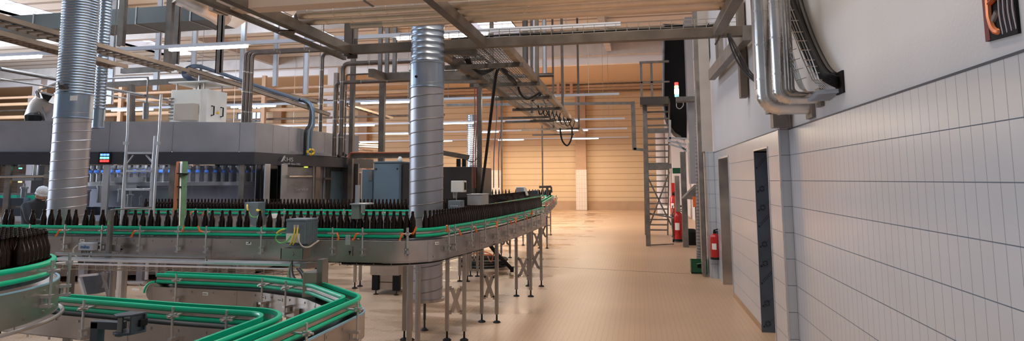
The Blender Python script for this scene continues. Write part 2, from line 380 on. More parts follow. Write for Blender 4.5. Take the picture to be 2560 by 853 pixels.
for x in (-22.1, -13.7, -5.7):
    for y0, y1 in ((22.5, 27.5), (15.5, 21.2), (3.3, 14.2)):
        n += 1; b = MB(); b.mm((x-.9, y0, ZR+.42), (x+.9, y1, ZR+.44)); w = struct(b, 'window_%d' % n, SKY)
        f = MB()
        for xx in (x-.92, x+.92): f.mm((xx-.02, y0, ZR+.0), (xx+.02, y1, ZR+.5))
        for yy in (y0, y1): f.mm((x-.9, yy-.02, ZR+.0), (x+.9, yy+.02, ZR+.5))
        k = y0+1.2
        while k < y1-.3: f.mm((x-.9, k-.03, ZR+.38), (x+.9, k+.03, ZR+.44)); k += 1.2
        f.build('window_frame', CONCW, w)
for y in (29.2, 21.9, 14.8):                 # girders across the roof
    b = MB(); b.mm((-60, y-.15, ZR-.55), (4, y+.15, ZR)); struct(b, 'trim_7', CONC)
for x in (-18, -9.8, -1.2):
    b = MB(); b.mm((x-.13, 2, ZR-.4), (x+.13, 30, ZR)); struct(b, 'trim_8', CONC)
# bright window openings at the far left of the back wall
for px, y0, y1 in ((648, 255, 303), (612, 268, 300), (1010, 560, 561)):
    if y0 > 500: continue
    p, q = YP(px-16, y0, 37.4), YP(px+16, y1, 37.4)
    b = MB(); b.mm((p.x, 37.38, q.z), (q.x, 37.45, p.z)); w = struct(b, 'window_10', SKY)
    f = MB()
    for t in (0, .33, .66, 1): xx = p.x+(q.x-p.x)*t; f.mm((xx-.04, 37.33, q.z), (xx+.04, 37.4, p.z))
    for t in (0, .5, 1): zz = q.z+(p.z-q.z)*t; f.mm((p.x, 37.33, zz-.04), (q.x, 37.4, zz+.04))
    f.build('window_frame', BLUEG, w)
# ================================================================== CONVEYORS
def bracket(p, t, side, zs, parent, lever, low=True, half=.1):
    """rail support: clamp on the rail, upright rod, lower arms to the side plate"""
    n = Vector((t.y, -t.x))*side; p = Vector(p); t = Vector(t)
    def P(u, a, z): q = p+n*u+t*a; return (q.x, q.y, z)
    u = half+.05; b = MB()
    b.tube([P(u, 0, zs-.175), P(u, 0, zs+.105)], .0085, 7)
    b.tube([P(.055, 0, zs+.045), P(u+.045, 0, zs+.045)], .0075, 7)
    b.bar(P(u-.02, 0, zs+.045), P(u+.02, 0, zs+.045), .03, .028); b.tube([P(u, -.05, zs+.045), P(u, .05, zs+.045)], .0065, 6)
    if low:
        for z in (zs-.105, zs-.16): b.bar(P(half-.002, .0, z), P(u+.018, 0, z), .034, .018)
        b.bar(P(half+.012, 0, zs-.16), P(half+.012, 0, zs-.10), .022, .02)
    br = b.build('rail_bracket', BRIGHT, parent)
    if lever:
        a = random.choice((-1, 1)); z0 = zs+.045; e = random.uniform(-.05, .05)
        h = MB(); v = random.choice((-1, -1, 1)); h.tube([P(u-.01, a*.045, z0), P(u+.014, a*.06, z0+v*.004), P(u+.02, a*.068, z0+v*.018), P(u+.022, a*.078, z0+v*.045), P(u+.024, a*.086+e*.3, z0+v*.062)], [.010, .011, .010, .009, .011], 7)
        h.build('clamp_lever', ORANGE, br)
def leg_pair(parent, x, y, ang, span, ztop, brace=True, wid=.042):
    d = Vector((math.cos(ang), math.sin(ang))); ps = [Vector((x, y))+d*(k*span/2) for k in (-1, 1)]
    for p in ps:
        b = MB(); b.box((p.x, p.y, (ztop+.1)/2), (wid, wid, ztop-.1), ang); b.box((p.x, p.y, ztop-.13), (wid+.008, wid+.008, .02), ang)
        l = b.build('leg', STEEL, parent, bevel=.003)
        f = MB(); f.lathe([(.048, 0), (.048, .008), (.030, .020), (.012, .024), (.010, .10)], (p.x, p.y, 0), 12); f.build('levelling_foot', BLACK, l, smooth=True)
    if brace and span > .1:
        a, c = ps; m = (a+c)/2; z0, z1 = .30, .56; w = .016
        for s in (-1, 1):
            b = MB(); q0 = a+d*.02; q1 = c-d*.02; zs_, ze = (z0, z1) if s > 0 else (z1, z0)
            pts = [(q0.x, q0.y, zs_), ((q0+d*.03).x, (q0+d*.03).y, zs_), ((q1-d*.03).x, (q1-d*.03).y, ze), (q1.x, q1.y, ze)]
            for e, f_ in zip(pts[:-1], pts[1:]): b.bar(e, f_, .006 if s > 0 else .008, .045)
            b.build('cross_brace', STEELB, parent)
def conveyor(label, path, zs, brks, legs, half=.1, labels=(), plate=.215, group=None, rails=(1, -1), plates=(1, -1), lv=.75, chain=CHAIN, edge=False, rh=1.0):
    t = thing('bottle_conveyor', label, 'conveyor', (*path[len(path)//2], 0), group)
    for s in rails:
        def pf(u0, u1, z0, z1):
            e = .25*(z1-z0); q = [(u0, z0), (u1-.006, z0), (u1, z0+e), (u1, z1-e), (u1-.006, z1), (u0, z1)]
            return [(u*s, zs+z*rh) for u, z in q]
        MB().sweep(path, pf(.043, .07, .057, .087)).build('guard_rail', GREEN, t, smooth=True)
        MB().sweep(path, pf(.043, .07, -.002, .026)).build('guard_rail', GREEN, t, smooth=True)
        MB().sweep(path, pf(.05, .062, .024, .059)).build('rail_strip', STEELB, t, label='bare steel strip between the green rails')
    for s in plates:
        b = MB(); b.sweep(path, [(u*s, z) for u, z in ((half-.006, zs-.03-plate), (half, zs-.03-plate), (half, zs-.03), (half-.006, zs-.03))])
        b.sweep(path, [(u*s, z) for u, z in ((half-.03, zs-.03-plate), (half, zs-.03-plate), (half, zs-.024-plate), (half-.03, zs-.024-plate))])
        for p, d in resample(path, .23):          # bolt heads and seam strips
            nn = Vector((d.y, -d.x))*s
            for z, o in ((zs-.06, 0), (zs-.20, .05)):
                q = p+nn*half+d*o; b.bar((q.x, q.y, z), (q.x+nn.x*.006, q.y+nn.y*.006, z), .017, .017)
        for p, d in resample(path, 1.15)[1:]:
            nn = Vector((d.y, -d.x))*s; q = p+nn*(half+.001); b.bar((q.x, q.y, zs-.03-plate), (q.x, q.y, zs-.032), .05, .004, (nn.x, nn.y, 0))
        b.build('side_plate', STEELB, t, smooth=True)
    MB().sweep(path, [(-.042, zs-.012), (.042, zs-.012), (.042, zs), (-.042, zs)]).build('chain', chain, t, label='dark plastic slat chain')
    b = MB(); b.sweep(path, [(-half+.01, zs-.06), (half-.01, zs-.06), (half-.01, zs-.04), (-half+.01, zs-.04)])
    b.build('slide_bed', DARKM, t)
    if edge: MB().sweep(path, [(half-.010, zs-.03), (half+.001, zs-.03), (half+.001, zs-.018), (half-.010, zs-.018)]).build('wear_strip', BLUEST, t, label='pale blue wear strip on the plate edge')
    for p, d, s in brks: bracket(p, d, s, zs, t, random.random() < lv, half=half)
    for l in legs: leg_pair(t, *l)
    for p, d, s in labels:
        nn = Vector((d.y, -d.x))*s; q = p+nn*(half+.004); b = MB()
        b.bar((q.x-d.x*.028, q.y-d.y*.028, zs-.07), (q.x+d.x*.028, q.y+d.y*.028, zs-.07), .004, .026); lp = b.build('label_plate', WHITE, t, label='small white number plate')
        k = MB()
        for i in range(5): a = -.018+i*.009; k.bar((q.x+d.x*a+nn.x*.003, q.y+d.y*a+nn.y*.003, zs-.07), (q.x+d.x*(a+.005)+nn.x*.003, q.y+d.y*(a+.005)+nn.y*.003, zs-.07), .002, .008)
        k.build('lettering', DARKP, lp)
    return t
def near(path, x=None, y=None):
    r = resample(path, .01); return min(r, key=lambda q: abs(q[0].x-x) if y is None else abs(q[0].y-y))
# --- main line: runs along the machine, turns and goes down the hall
Z1 = 1.185
P1 = fillet([(-9.0, 6.11), (-2.14, 6.11), (-1.98, 7.1), (-1.86, 8.2), (-1.78, 9.6), (-1.745, 11.45)], [.42, 2, 2, 3], 14)
front = [p for p in P1 if p[1] < 6.12]
bk = [(*near([q for q in P1 if q[1] < 6.5], x=YP(px, 600, 5.96).x), 1) for px in (72, 162, 254.7, 348.4, 445, 515.3, 653, 830, 905, 995, 1075)]
bk += [(*near(P1, y=XP(px, 600, -1.80).y), 1) for px in (1136, 1165, 1190, 1212, 1233, 1252, 1268, 1286, 1302, 1314, 1325)]
bk += [(p, d, -1) for p, d in resample(P1, .9)[1:7]]
lab = [(*near([q for q in P1 if q[1] < 6.5], x=YP(px, 610, 6).x), 1) for px in (204, 620, 1045)]
main = conveyor('long stainless bottle conveyor with green rails turning the corner into the aisle', P1, Z1, bk,
    [(-2.30, 6.40, 1.2, .13, .93, False), (-2.02, 6.98, .15, .19, .95), (-1.86, 7.92, 0, .19, .96), (-1.75, 9.72, 0, .22, .96), (-1.73, 10.66, 0, .22, .96), (-4.1, 6.2, 1.57, .16, .95, False), (-7.2, 6.15, 1.57, .16, .95, False), (-5.6, 6.15, 1.57, .16, .95, False), (-2.55, 6.9, 0, .07, .95, False)], labels=lab)
b = MB()                                      # wire basket with cables under the curve
cp = [(p.x, p.y) for p, d in resample(P1, .06) if p.x > -3.1 and p.y < 7.6 and (p.x > -2.95)]
for u in (-.09, -.03, .03, .09):
    b.sweep(cp, [(u-.003, .915), (u+.003, .915), (u+.003, .921), (u-.003, .921)])
for s in (-.1, .1): b.sweep(cp, [(s-.003, .955), (s+.003, .955), (s+.003, .961), (s-.003, .961)])
for x, y in cp[::3]: b.mm((x-.1, y-.1, .912), (x-.094, y+.1, .918)); b.mm((x-.003, y-.1, .912), (x+.003, y-.094, .96))
b.build('wire_basket', STEEL, main)
b = MB()
for u, z in ((-.05, .93), (0, .935), (.05, .93)): b.sweep(cp, [(u-.012, z-.01), (u+.012, z-.01), (u+.012, z+.01), (u-.012, z+.01)])
b.build('cable', BLACKS, main)
# --- second line at the filler, turns down the hall further in
P2 = fillet([(-9.3, 10.07), (-3.12, 10.07), (-3.02, 13.5), (-3.0, 19.6)], [.45, 3], 12)
bk2 = [(*near([q for q in P2 if q[1] < 10.3], x=YP(px, 530, 9.93).x), 1) for px in (432, 490, 520, 712, 805, 860, 960)] + [(p, d, 1) for p, d in resample(P2, .55) if p.y > 10.8]
line2 = conveyor('second bottle conveyor with green rails in front of the filling machine windows', P2, Z1, bk2,
    [(-3.03, 10.95, 0, .14, .95), (-3.0, 11.55, 0, .13, .95), (-3.0, 14.4, 0, .2, .95), (-3.0, 17.2, 0, .2, .95), (-4.6, 10.07, 1.57, .2, .95, False), (-6.6, 10.07, 1.57, .2, .95, False), (-8.3, 10.07, 1.57, .2, .95, False)], lv=.6)
# --- far transverse line
P3 = fillet([(-1.95, 12.2), (-2.66, 19.9), (-3.3, 20.75), (-10.5, 21.2)], [1, .6], 8)
bk3 = [(p, d, 1) for p, d in resample(P3, .75)[1:]]
far = conveyor('far bottle conveyor crossing the hall near the tan back wall', P3, Z1, bk3, [(-2.855, 20.5, 0, .11, .95), (-2.45, 16.5, 0, .2, .95), (-2.25, 14.2, 0, .2, .95), (-4.3, 20.9, 1.57, .2, .95), (-7, 21, 1.57, .2, .95)], lv=.9)
# --- near accumulation turn at the left edge
Z0 = 1.18
arc = [(-4.35+.83*math.cos(a*PI/180), 2.9+.86*math.sin(a*PI/180)) for a in range(-62, 96, 6)] + [(-5.4, 3.76)]
bk0 = [(*near(arc[:24], y=yy), 1) for yy in (2.72, 3.22, 3.52)]
PA = [(x, y) for x, y in arc]
accu = thing('accumulation_conveyor', 'round accumulation conveyor packed with dark bottles at the left edge', 'conveyor', (-4.35, 2.9, 0))
for z0, z1 in ((.057, .087), (-.002, .026)):
    MB().sweep(PA, [(.043, Z0+z0), (.064, Z0+z0), (.07, Z0+z0+.007), (.07, Z0+z1-.007), (.064, Z0+z1), (.043, Z0+z1)]).build('guard_rail', GREEN, accu, smooth=True)
MB().sweep(PA, [(.05, Z0+.024), (.062, Z0+.024), (.062, Z0+.059), (.05, Z0+.059)]).build('rail_strip', STEELB, accu)
b = MB(); b.sweep(PA, [(.088, .945), (.096, .945), (.096, 1.135), (.088, 1.135)])
for p, d in resample(PA, .16):
    nn = Vector((d.y, -d.x)); q = p+nn*.096
    for z in (1.10, .98): b.bar((q.x, q.y, z), (q.x+nn.x*.006, q.y+nn.y*.006, z), .016, .016)
b.build('side_plate', STEELB, accu, smooth=True)
MB().sweep(PA, [(.08, 1.135), (.094, 1.135), (.094, 1.142), (.08, 1.142)]).build('wear_strip', BLUEST, accu, label='pale blue wear strip along the plate top')
ring = [(p.x+.12*d.y, p.y-.12*d.x, .925) for p, d in resample(PA, .05)]
MB().tube(ring, .012, 8).build('tube_rail', STEEL, accu, smooth=True, label='bent steel tube below the side plate')
disc = [(-4.35+.87*math.cos(a*PI/180), 2.9+.90*math.sin(a*PI/180)) for a in range(-62, 96, 6)] + [(-6.4, 3.8), (-6.4, 2.1)]
MB().prism(disc, 1.15, 1.18).build('chain', CHAIN, accu)
for p, d, s in bk0: bracket(p, d, s, Z0, accu, False, half=.09)
for x, y in ((-3.95, 3.3), (-4.15, 3.45), (-4.8, 2.6)):
    b = MB(); b.mm((x-.03, y-.03, .05), (x+.03, y+.03, 1.0)); b.build('leg', STEEL, accu, bevel=.003)
# --- two empty low lanes with their turns under the main line
Z2 = .815
P4 = fillet([(-2.295, 1.6), (-2.295, 3.92), (-3.15, 4.0), (-4.9, 4.26)], [.26, 1], 12)
P5 = fillet([(-2.085, 1.6), (-2.085, 4.52), (-2.68, 5.05), (-3.3, 5.29), (-4.42, 5.37)], [.24, .6, 1], 12)
bk4 = [(p, d, s) for s, ys in ((-1, (-2.62, -3.05, -3.85)),) for yy in ys for p, d in [near([q for q in P4 if q[0] < -2.4], x=yy)]]
bk5 = [(*near([q for q in P5 if q[0] < -2.4], x=xx), -1) for xx in (-4.12, -3.15, -2.86)]
low1 = conveyor('lower empty conveyor lane with bright green rails looping back at its right end', P4, Z2, bk4 + [(*near(P4, y=2.6), -1)],
    [(-3.6, 4.1, 1.6, .16, .6, False), (-2.6, 3.9, 1.6, .16, .6, False)], lv=0, labels=[(*near([q for q in P4 if q[0] < -2.5], x=-3.55), -1)], plate=.16)
low2 = conveyor('outer empty conveyor lane with green rails bending toward the camera', P5, Z2, bk5 + [(*near(P5, y=yy), 1) for yy in (4.25, 3.55, 3.05)],
    [(-2.72, 5.0, .4, .17, .7, False), (-3.3, 5.25, 1.5, .16, .7, False), (-2.2, 4.35, 0, .15, .6, False), (-3.05, 5.2, 1.5, .16, .7, False)], lv=0, labels=[(*near([q for q in P5 if q[0] < -2.5], x=xx), -1) for xx in (-3.84, -3.2, -2.98)], plate=.17, edge=True)
b = MB(); b.lathe([(.085, -.09), (.085, .09)], (-4.42, 5.37, .73), 20, Matrix.Rotation(PI/2, 3, 'X') @ Matrix.Rotation(.0, 3, 'Z')); b.build('end_pulley', STEELB, low2, smooth=True)
b = MB(); b.tube([(-4.42+.098*math.cos(a), 5.27, .73+.098*math.sin(a)) for a in [1.57+k*.2 for k in range(9)]], .011, 6); b.build('pulley_guard', GREEN, low2, smooth=True)
# ================================================================== BOTTLES
b = MB(); b.lathe([(.026, 0), (.031, .004), (.0325, .012), (.0325, .148), (.031, .165), (.026, .185), (.019, .207), (.0155, .225), (.0142, .244), (.0155, .246), (.0155, .252), (.0138, .254), (.0138, .26), (.010, .26), (.010, .25)], n=12)
BOTTLE = b.mesh('beer_bottle', GLASSB, True)
def bottle(x, y, z, label, group):
    o = bpy.data.objects.new('beer_bottle', BOTTLE); C.objects.link(o); o.location = (x, y, z); o.rotation_euler = (0, 0, random.random()*6)
    return tag(o, label, 'bottle', group)
def stuff_bottles(name, label, pts, z):
    b = MB()
    for x, y in pts: b.lathe([(.0325, 0), (.0325, .15), (.026, .185), (.0155, .225), (.0145, .26)], (x, y, z), 8)
    return tag(b.build(name, GLASSB, None, smooth=True), label, 'bottles', None, 'stuff')
px_front = [12.7, 26.7, 81.6, 108.4, 125.8, 146.4, 169.7, 188.6, 212.5, 230, 254.7, 273, 290.4, 311.8, 337, 356.8, 376, 394.8, 419, 438, 469.4, 487.4, 512.2, 529.6, 554.4, 573.6, 598.6, 617.7, 649.5, 673.4, 697,
    717, 735, 752, 769, 785.5, 801, 817.5, 833.6, 850.7, 866.8, 882.5, 899, 915.4, 933.4, 950.6, 968, 985, 1000.4, 1016.8, 1031.4]
for px in px_front:
    bottle(YP(px, 560, 6.11).x, 6.11+random.uniform(-.006, .006), Z1, 'brown beer bottle standing in the single row along the front of the long conveyor', 'brown bottles on the front run of the long conveyor')
run = [p for p, d in resample(P1, .064) if p.x > YP(1031, 560, 6.11).x+.05]
for p in run: bottle(p.x, p.y, Z1, 'brown beer bottle in the tight dark line after the conveyor corner', 'brown bottles on the run down the aisle')
r2 = [p for p, d in resample(P2, .0665) if p.x > -8.75]
r2a = [p for p in r2 if p.y < 10.2 and p.x < -3.3]; r2b = [p for p in r2 if not (p.y < 10.2 and p.x < -3.3)]
for p in r2a: bottle(p.x, p.y, Z1, 'brown beer bottle in the row in front of the filling machine', 'brown bottles on the second conveyor')
stuff_bottles('bottle_line', 'line of brown bottles on the second conveyor running away down the hall', [(p.x, p.y) for p in r2b], Z1)
r3 = [p for p, d in resample(P3, .115) if p.x < -2.62 and p.y > 19.8 and random.random() > .15]
stuff_bottles('bottle_line', 'sparse row of amber bottles on the far conveyor by the tan wall', [(p.x, p.y) for p in r3], Z1)
mass = []
for i in range(-1, 16):
    for j in range(0, 25):
        x = -3.37-.0665*(i+.5*(j % 2)); y = 2.36+.0577*j
        if math.hypot(x+4.35, (y-2.9)*.965) < .835 and x > -4.45: mass.append((x, y))
edge = sorted(mass, key=lambda p: -math.hypot(p[0]+4.35, p[1]-2.9) if p[1] < 3.9 else 0)
vis = [p for p in mass if YP(0, 600, p[1]).x < p[0]+.05]
lim = 300-len(px_front)-len(run)-len(r2a)
vis.sort(key=lambda p: -math.hypot(p[0]+4.35, p[1]-2.9)); keep = vis[:max(lim, 60)]
for x, y in keep: bottle(x, y, Z0, 'dark beer bottle packed in the crowd on the round accumulation conveyor', 'dark bottles crowded on the accumulation conveyor')
stuff_bottles('crowded_bottles', 'middle of the dark bottle crowd on the accumulation conveyor', [p for p in mass if p not in keep], Z0)
# ================================================================== DUCTS
def duct(label, x, y, r, z0, z1, m1, zsplit=None, pitch=.115, rp=.034, *, bottom=False, group=None, m2=None, pr=.0065, collar=None):
    t = thing('spiral_duct', label, 'duct', (x, y, z0), group)
    zs = zsplit or z1
    b = MB(); b.lathe([(r, z0), (r, zs)], (x, y, 0), 40); b.build('duct_pipe', m1, t, smooth=True)
    k = int((zs-z0)/pitch*24)
    b = MB(); b.tube([(x+(r+.001)*math.cos(i*PI/12), y+(r+.001)*math.sin(i*PI/12), z0+i*pitch/24) for i in range(k)], pr, 5); b.build('spiral_seam', GALV if bottom else m1, t, smooth=True)
    if zsplit:
        prof = []; z = zs+.14
        while z < z1:
            prof += [(r-.003, z), (r-.001, z+.3*rp), (r+.006, z+.5*rp), (r-.001, z+.7*rp)]; z += rp
        b = MB(); b.lathe(prof, (x, y, 0), 40); b.build('ribbed_pipe', m2 or DUCTR, t, smooth=True, label='bluish ribbed upper duct')
        b = MB(); b.lathe([(r+.004, zs-.16), (r+.012, zs-.155), (r+.012, zs-.145), (r+.005, zs-.14), (r+.005, zs+.14), (r+.013, zs+.145), (r+.013, zs+.155), (r, zs+.16)], (x, y, 0), 40); b.build('collar', DUCTR, t, smooth=True)
    if bottom:
        b = MB(); b.lathe([(r+.002, z0-.005), (r+.03, z0-.002), (r+.03, z0+.03), (r+.002, z0+.035)], (x, y, 0), 40); b.build('bottom_flange', STEELB, t, smooth=True)
    return t
q = YP(174, 420, 6.72)
dk = duct('wide spiral duct with ribbed blue top standing left of the ladder', q.x, 6.72, .2, 1.0, 5.2, DUCT, 2.69, .115)
b = MB(); p = YP(178, 245, 6.5); b.box((p.x+.02, 6.515, p.z), (.10, .004, .06)); b.build('paper_label', WHITE, dk, label='white paper label')
b = MB(); p = YP(158, 218, 6.5); b.box((p.x, 6.50, p.z), (.07, .06, .05)); b.tube([(p.x-.06, 6.49, p.z+.06), (p.x-.02, 6.47, p.z), (p.x+.05, 6.48, p.z-.015)], .012, 6); b.build('damper_actuator', DARKM, dk)
q = YP(1066, 430, 7.42)
duct2 = duct('thick spiral duct with a cut-off lower end rising behind the conveyor corner', q.x, 7.42, .203, .34, 5.6, DUCT, 3.03, .145, .075, bottom=True)
b = MB(); p = YP(1061, 828, 7.23); p = ZP(1061, 826, 0); b.lathe([(.05, 0), (.05, .008), (.02, .03), (.012, .035), (.012, .12), (.016, .12), (.016, .36)], (p.x, p.y, 0), 12); b.build('support_foot', DARKM, duct2, smooth=True)
b = MB(); z = 3.03; b.lathe([(.016, 0), (.016, .01)], (q.x-.075, 7.42-.195, YP(1052, 191, 7.22).z), 10, Matrix.Rotation(PI/2, 3, 'X')); b.build('test_port', BLACK, duct2)
q = YP(253, 200, 8.6)
duct('narrow dark ribbed duct close behind the wide blue-topped duct', q.x, 8.6, .082, 2.7, 5.6, GALV, 2.75, .1, .05)
for px, Y, zb, zt, lab_ in ((1180, 25, .0, 4.35, 'pale blue ribbed duct beside the hanging red cables'), (580, 25, .0, 4.0, 'short pale ribbed duct behind the cream cabinet')):
    q = YP(px, 300, Y); duct(lab_, q.x, Y, .2, zb, zt, DUCT, 2.2 if px > 1000 else 2.6, .15, .08)
# ================================================================== FILLING MACHINE
FA, FB, FC_, FD = Vector((-13.5, 8.52)), Vector((-6.96, 10.66)), Vector((-6.92, 12.5)), Vector((-6.66, 14.5))
mach = thing('filling_machine', 'huge stainless bottle filling machine with grey hood and black band', 'machine', (-9.5, 11.5, 0))
u = (FB-FA).normalized(); nrm = Vector((u.y, -u.x))
def fac(px, py, off=0):                  # point on the machine's front face
    d = ray(px, py); a = FA+nrm*off; t = ((a.x-EYE.x)*nrm.x+(a.y-EYE.y)*nrm.y)/(d.x*nrm.x+d.y*nrm.y); return EYE+d*t
def sid(px, py, off=0): return XP(px, py, -6.92+off)
hood_edges = [fac(px, 320) for px in (-60, 130, 275, 433, 600)]
pts = [Vector((p.x, p.y)) for p in hood_edges] + [FB, sid(683, 330).xy, sid(722, 330).xy, sid(768, 340).xy, sid(812, 340).xy, sid(845, 340).xy, FD.copy()]
for a, c in zip(pts[:-1], pts[1:]):
    b = MB(); d = (c-a).normalized(); n_ = Vector((d.y, -d.x))
    b.extr([(a.x+d.x*.004, a.y+d.y*.004, 2.27), (c.x-d.x*.004, c.y-d.y*.004, 2.27), (c.x-d.x*.004, c.y-d.y*.004, 2.84), (a.x+d.x*.004, a.y+d.y*.004, 2.84)], (-n_.x*.05, -n_.y*.05, 0))
    for e in (a+d*.03, c-d*.03):
        for z in (2.80, 2.32): b.bar((e.x, e.y, z), (e.x+n_.x*.005, e.y+n_.y*.005, z), .018, .018)
    b.build('hood_panel', PAINTG, mach)
poly = [FA-nrm*.05, FB+Vector((-.05, 0)), FD+Vector((-.05, 0)), Vector((-9.5, 17)), Vector((-14, 16))]
MB().prism([(p.x, p.y) for p in poly], 2.30, 2.36).build('hood_roof', INNER, mach)
b = MB(); q = [(p.x, p.y) for p in (FA, FB, Vector((-6.9, 12.5)), Vector((-6.70, 15.3)))]
b.sweep(q, [(-.02, 2.06), (.08, 2.06), (.08, 2.285), (-.02, 2.285)]); band = b.build('band', BAND, mach, label='black band below the grey hood')
LET = mat('silver_lettering', (.45, .44, .43), .5)
o = sid(706, 403, .09); k = .115
text('KHS', k, (o.x, o.y, o.z), (0, 1, 0), (0, 0, 1), LET, band, sx=1.9)
b = MB(); o2 = sid(702, 403, .09); b.extr([(o2.x, o2.y, o2.z-.01), (o2.x, o2.y+.05, o2.z-.01), (o2.x, o2.y+.16, o2.z+.11), (o2.x, o2.y+.11, o2.z+.11)], (.004, 0, 0)); b.build('logo_slash', LET, band)
o = sid(709, 411, .09); text('Innofill Glass DRS', .046, (o.x, o.y, o.z), (0, 1, 0), (0, 0, 1), LET, band, sx=1.9)
# windows between posts, doors
def facpost(px, w, m=ALU, z0=.95, off=.02):
    p = fac(px, 460, off); b = MB(); b.box((p.x, p.y, (z0+2.06)/2), (w, .06, 2.06-z0), math.atan2(u.y, u.x)); b.build('post', m, mach, bevel=.004)
for px, w in ((-8, .06), (20, .09), (118, .09), (265, .10), (430, .09), (604, .09)): facpost(px, w, GALV if px != 265 else ALU)
pxs = (-8, 20, 118, 265, 430, 604, 640)
for a, c in zip(pxs[:-1], pxs[1:]):
    p, q = fac(a, 460, .0), fac(c, 460, .0); b = MB()
    b.extr([(p.x, p.y, 1.0), (q.x, q.y, 1.0), (q.x, q.y, 2.06), (p.x, p.y, 2.06)], (-nrm.x*.008, -nrm.y*.008, 0)); b.build('window_pane', PANE, mach)
b = MB(); p, q = fac(0, 443, .07), fac(112, 441, .07); b.tube([p, q], .022, 8); b.bar(q, q+Vector((u.x*.12, u.y*.12, 0)), .07, .07); b.build('push_bar', STEEL, mach, smooth=True)
def side_panel(p0, p1, y0, y1, m, name, off=.0, lb=None, bev=.006):
    a, c = sid(p0, y0, off), sid(p1, y1, off); b = MB(); b.mm((a.x-.02, a.y, c.z), (a.x, c.y, a.z)); return b.build(name, m, mach, bevel=bev, label=lb)
side_panel(642, 905, 412, 512, INNER, 'cover_panel', -.12, 'grey inner wall behind the side doors')
side_panel(716, 790, 416, 520, INNER, 'service_door', .02, 'dark steel service door')
for p0, p1 in ((664, 673), (705, 716), (790, 799), (812, 822)): side_panel(p0, p1, 410, 520, ALU if p0 != 790 else STEEL, 'post', .06)
side_panel(643, 664, 412, 505, PANE, 'window_pane', .01); side_panel(673, 705, 412, 505, PANE, 'window_pane', .01)
side_panel(799, 813, 416, 510, INNER, 'cover_panel', .02)
side_panel(828, 861, 428, 508, mat('blue_tinted_panel', (.22, .33, .42), .25, .5, noise=(2, .4)), 'cover_panel', .05, 'bluish reflective cover panel')
side_panel(863, 902, 432, 512, DARKM, 'cover_panel', .03, 'brown steel cover panel')
side_panel(822, 905, 414, 430, GALV, 'cover_panel', .0)
a = sid(738, 478, .03); text('Service', .105, (a.x, a.y, a.z), (0, 1, 0), (0, 0, 1), LET, mach, sx=1.75)
b = MB(); a, c = sid(718, 442, .06), sid(786, 441, .06); b.tube([a, c], .018, 8); b.box(a, (.06, .09, .06)); b.build('handle_rod', STEEL, mach, smooth=True)
b = MB(); a = sid(784, 410, .07); c = sid(783, 512, .07); b.tube([a, c], .025, 8); b.build('pipe', STEEL, mach, smooth=True)
b = MB(); a = sid(822, 447, .07)
for px in (818, 822): b.tube([sid(px, 415, .1), sid(px, 500, .1)], .022, 8)
b.bar(sid(810, 447, .12), sid(830, 447, .12), .03, .05); b.build('pipe', DARKM, mach, smooth=True)
a = sid(765, 418, .06); b = MB(); b.box(a, (.03, .12, .03)); b.build('lamp', emis('yellow_green_lamp', (.8, .9, .1), .9), mach)
li = bpy.data.lights.new('machine_fill', 'AREA'); li.shape = 'RECTANGLE'; li.size = 5; li.size_y = .15; li.energy = 220; li.color = (.85, .9, 1)  # added fill under the hood to brighten the interior, not a modelled lamp
lo = bpy.data.objects.new('machine_fill', li); C.objects.link(lo); lo.location = (-9.6, 10.15, 2.28); lo.rotation_euler = (-.5, 0, math.atan2(u.y, u.x))
# inside the machine: rotating filler with valves and blue knobs
cx, cyy = -9.9, 12.75
b = MB(); b.lathe([(2.15, .9), (2.2, 1.35), (2.2, 1.62), (2.32, 1.64), (2.32, 1.72), (2.15, 1.74), (2.15, 2.04)], (cx, cyy, 0), 48); b.build('filler_drum', INNER, mach, smooth=True)
b = MB(); b.lathe([(2.36, 1.66), (2.42, 1.67), (2.42, 1.74), (2.36, 1.75)], (cx, cyy, 0), 48); b.build('ring_rail', STEEL, mach, smooth=True)
for i in range(46):
    a = -PI*.97+i*PI*.97/46+.0; x, y = cx+2.3*math.cos(a), cyy+2.3*math.sin(a)
    if x > -7.05 and y > 12: continue
    b = MB(); b.lathe([(.05, 1.74), (.05, 1.90), (.062, 1.90), (.062, 1.93), (.03, 1.93), (.03, 2.0), (.055, 2.0), (.055, 2.06)], (x, y, 0), 8); v = b.build('filling_valve', STEEL, mach, smooth=True)
    b = MB(); b.lathe([(.026, -.03), (.040, -.02), (.040, .02), (.026, .03)], (x+.06*math.cos(a), y+.06*math.sin(a), 1.945), 8); b.build('valve_knob', BLUEK, v, smooth=True)
b = MB()
for p in ((-12.6, 13.2), (-8.2, 13.9), (-9.6, 15)): b.box((p[0], p[1], 1.5), (3.4, .1, 1.3), .2)
b.build('interior_panel', DARKM, mach)
b = MB()
for px, py, hh, r in ((135, 470, .5, .07), (300, 485, .3, .035), (325, 500, .34, .05), (250, 480, .4, .05), (90, 420, .3, .05), (60, 480, .3, .05), (215, 490, .4, .06), (352, 500, .2, .03)):
    p = fac(px, py, -.45); b.lathe([(r, -hh/2), (r, hh*.2), (r*1.3, hh*.2), (r*1.3, hh*.3), (r*.4, hh*.32), (r*.4, hh/2)], p, 10)
for px, py, l in ((60, 445, .5), (150, 505, .5), (300, 470, .7), (30, 490, .6), (330, 450, .5)):
    p = fac(px, py, -.6); b.box(p, (l, .25, .10), .3)
b.build('infeed_gear', STEEL, mach, smooth=True)
b = MB()
for px, py in ((30, 505), (160, 512), (230, 528), (330, 532), (60, 530)):
    p = fac(px, py, -.35); b.box(p, (.5, .2, .14), .3)
for k in range(14): p = fac(215+k*8, 524, -.15); b.lathe([(.055, -.05), (.055, .05)], p, 10)
b.build('star_wheel', DARKP, mach)
b = MB()
for px in (5, 60, 110): p = fac(px, 495, -.5); b.box(p, (.55, .1, .09), .3)
b.build('infeed_guide', GREEN, mach)
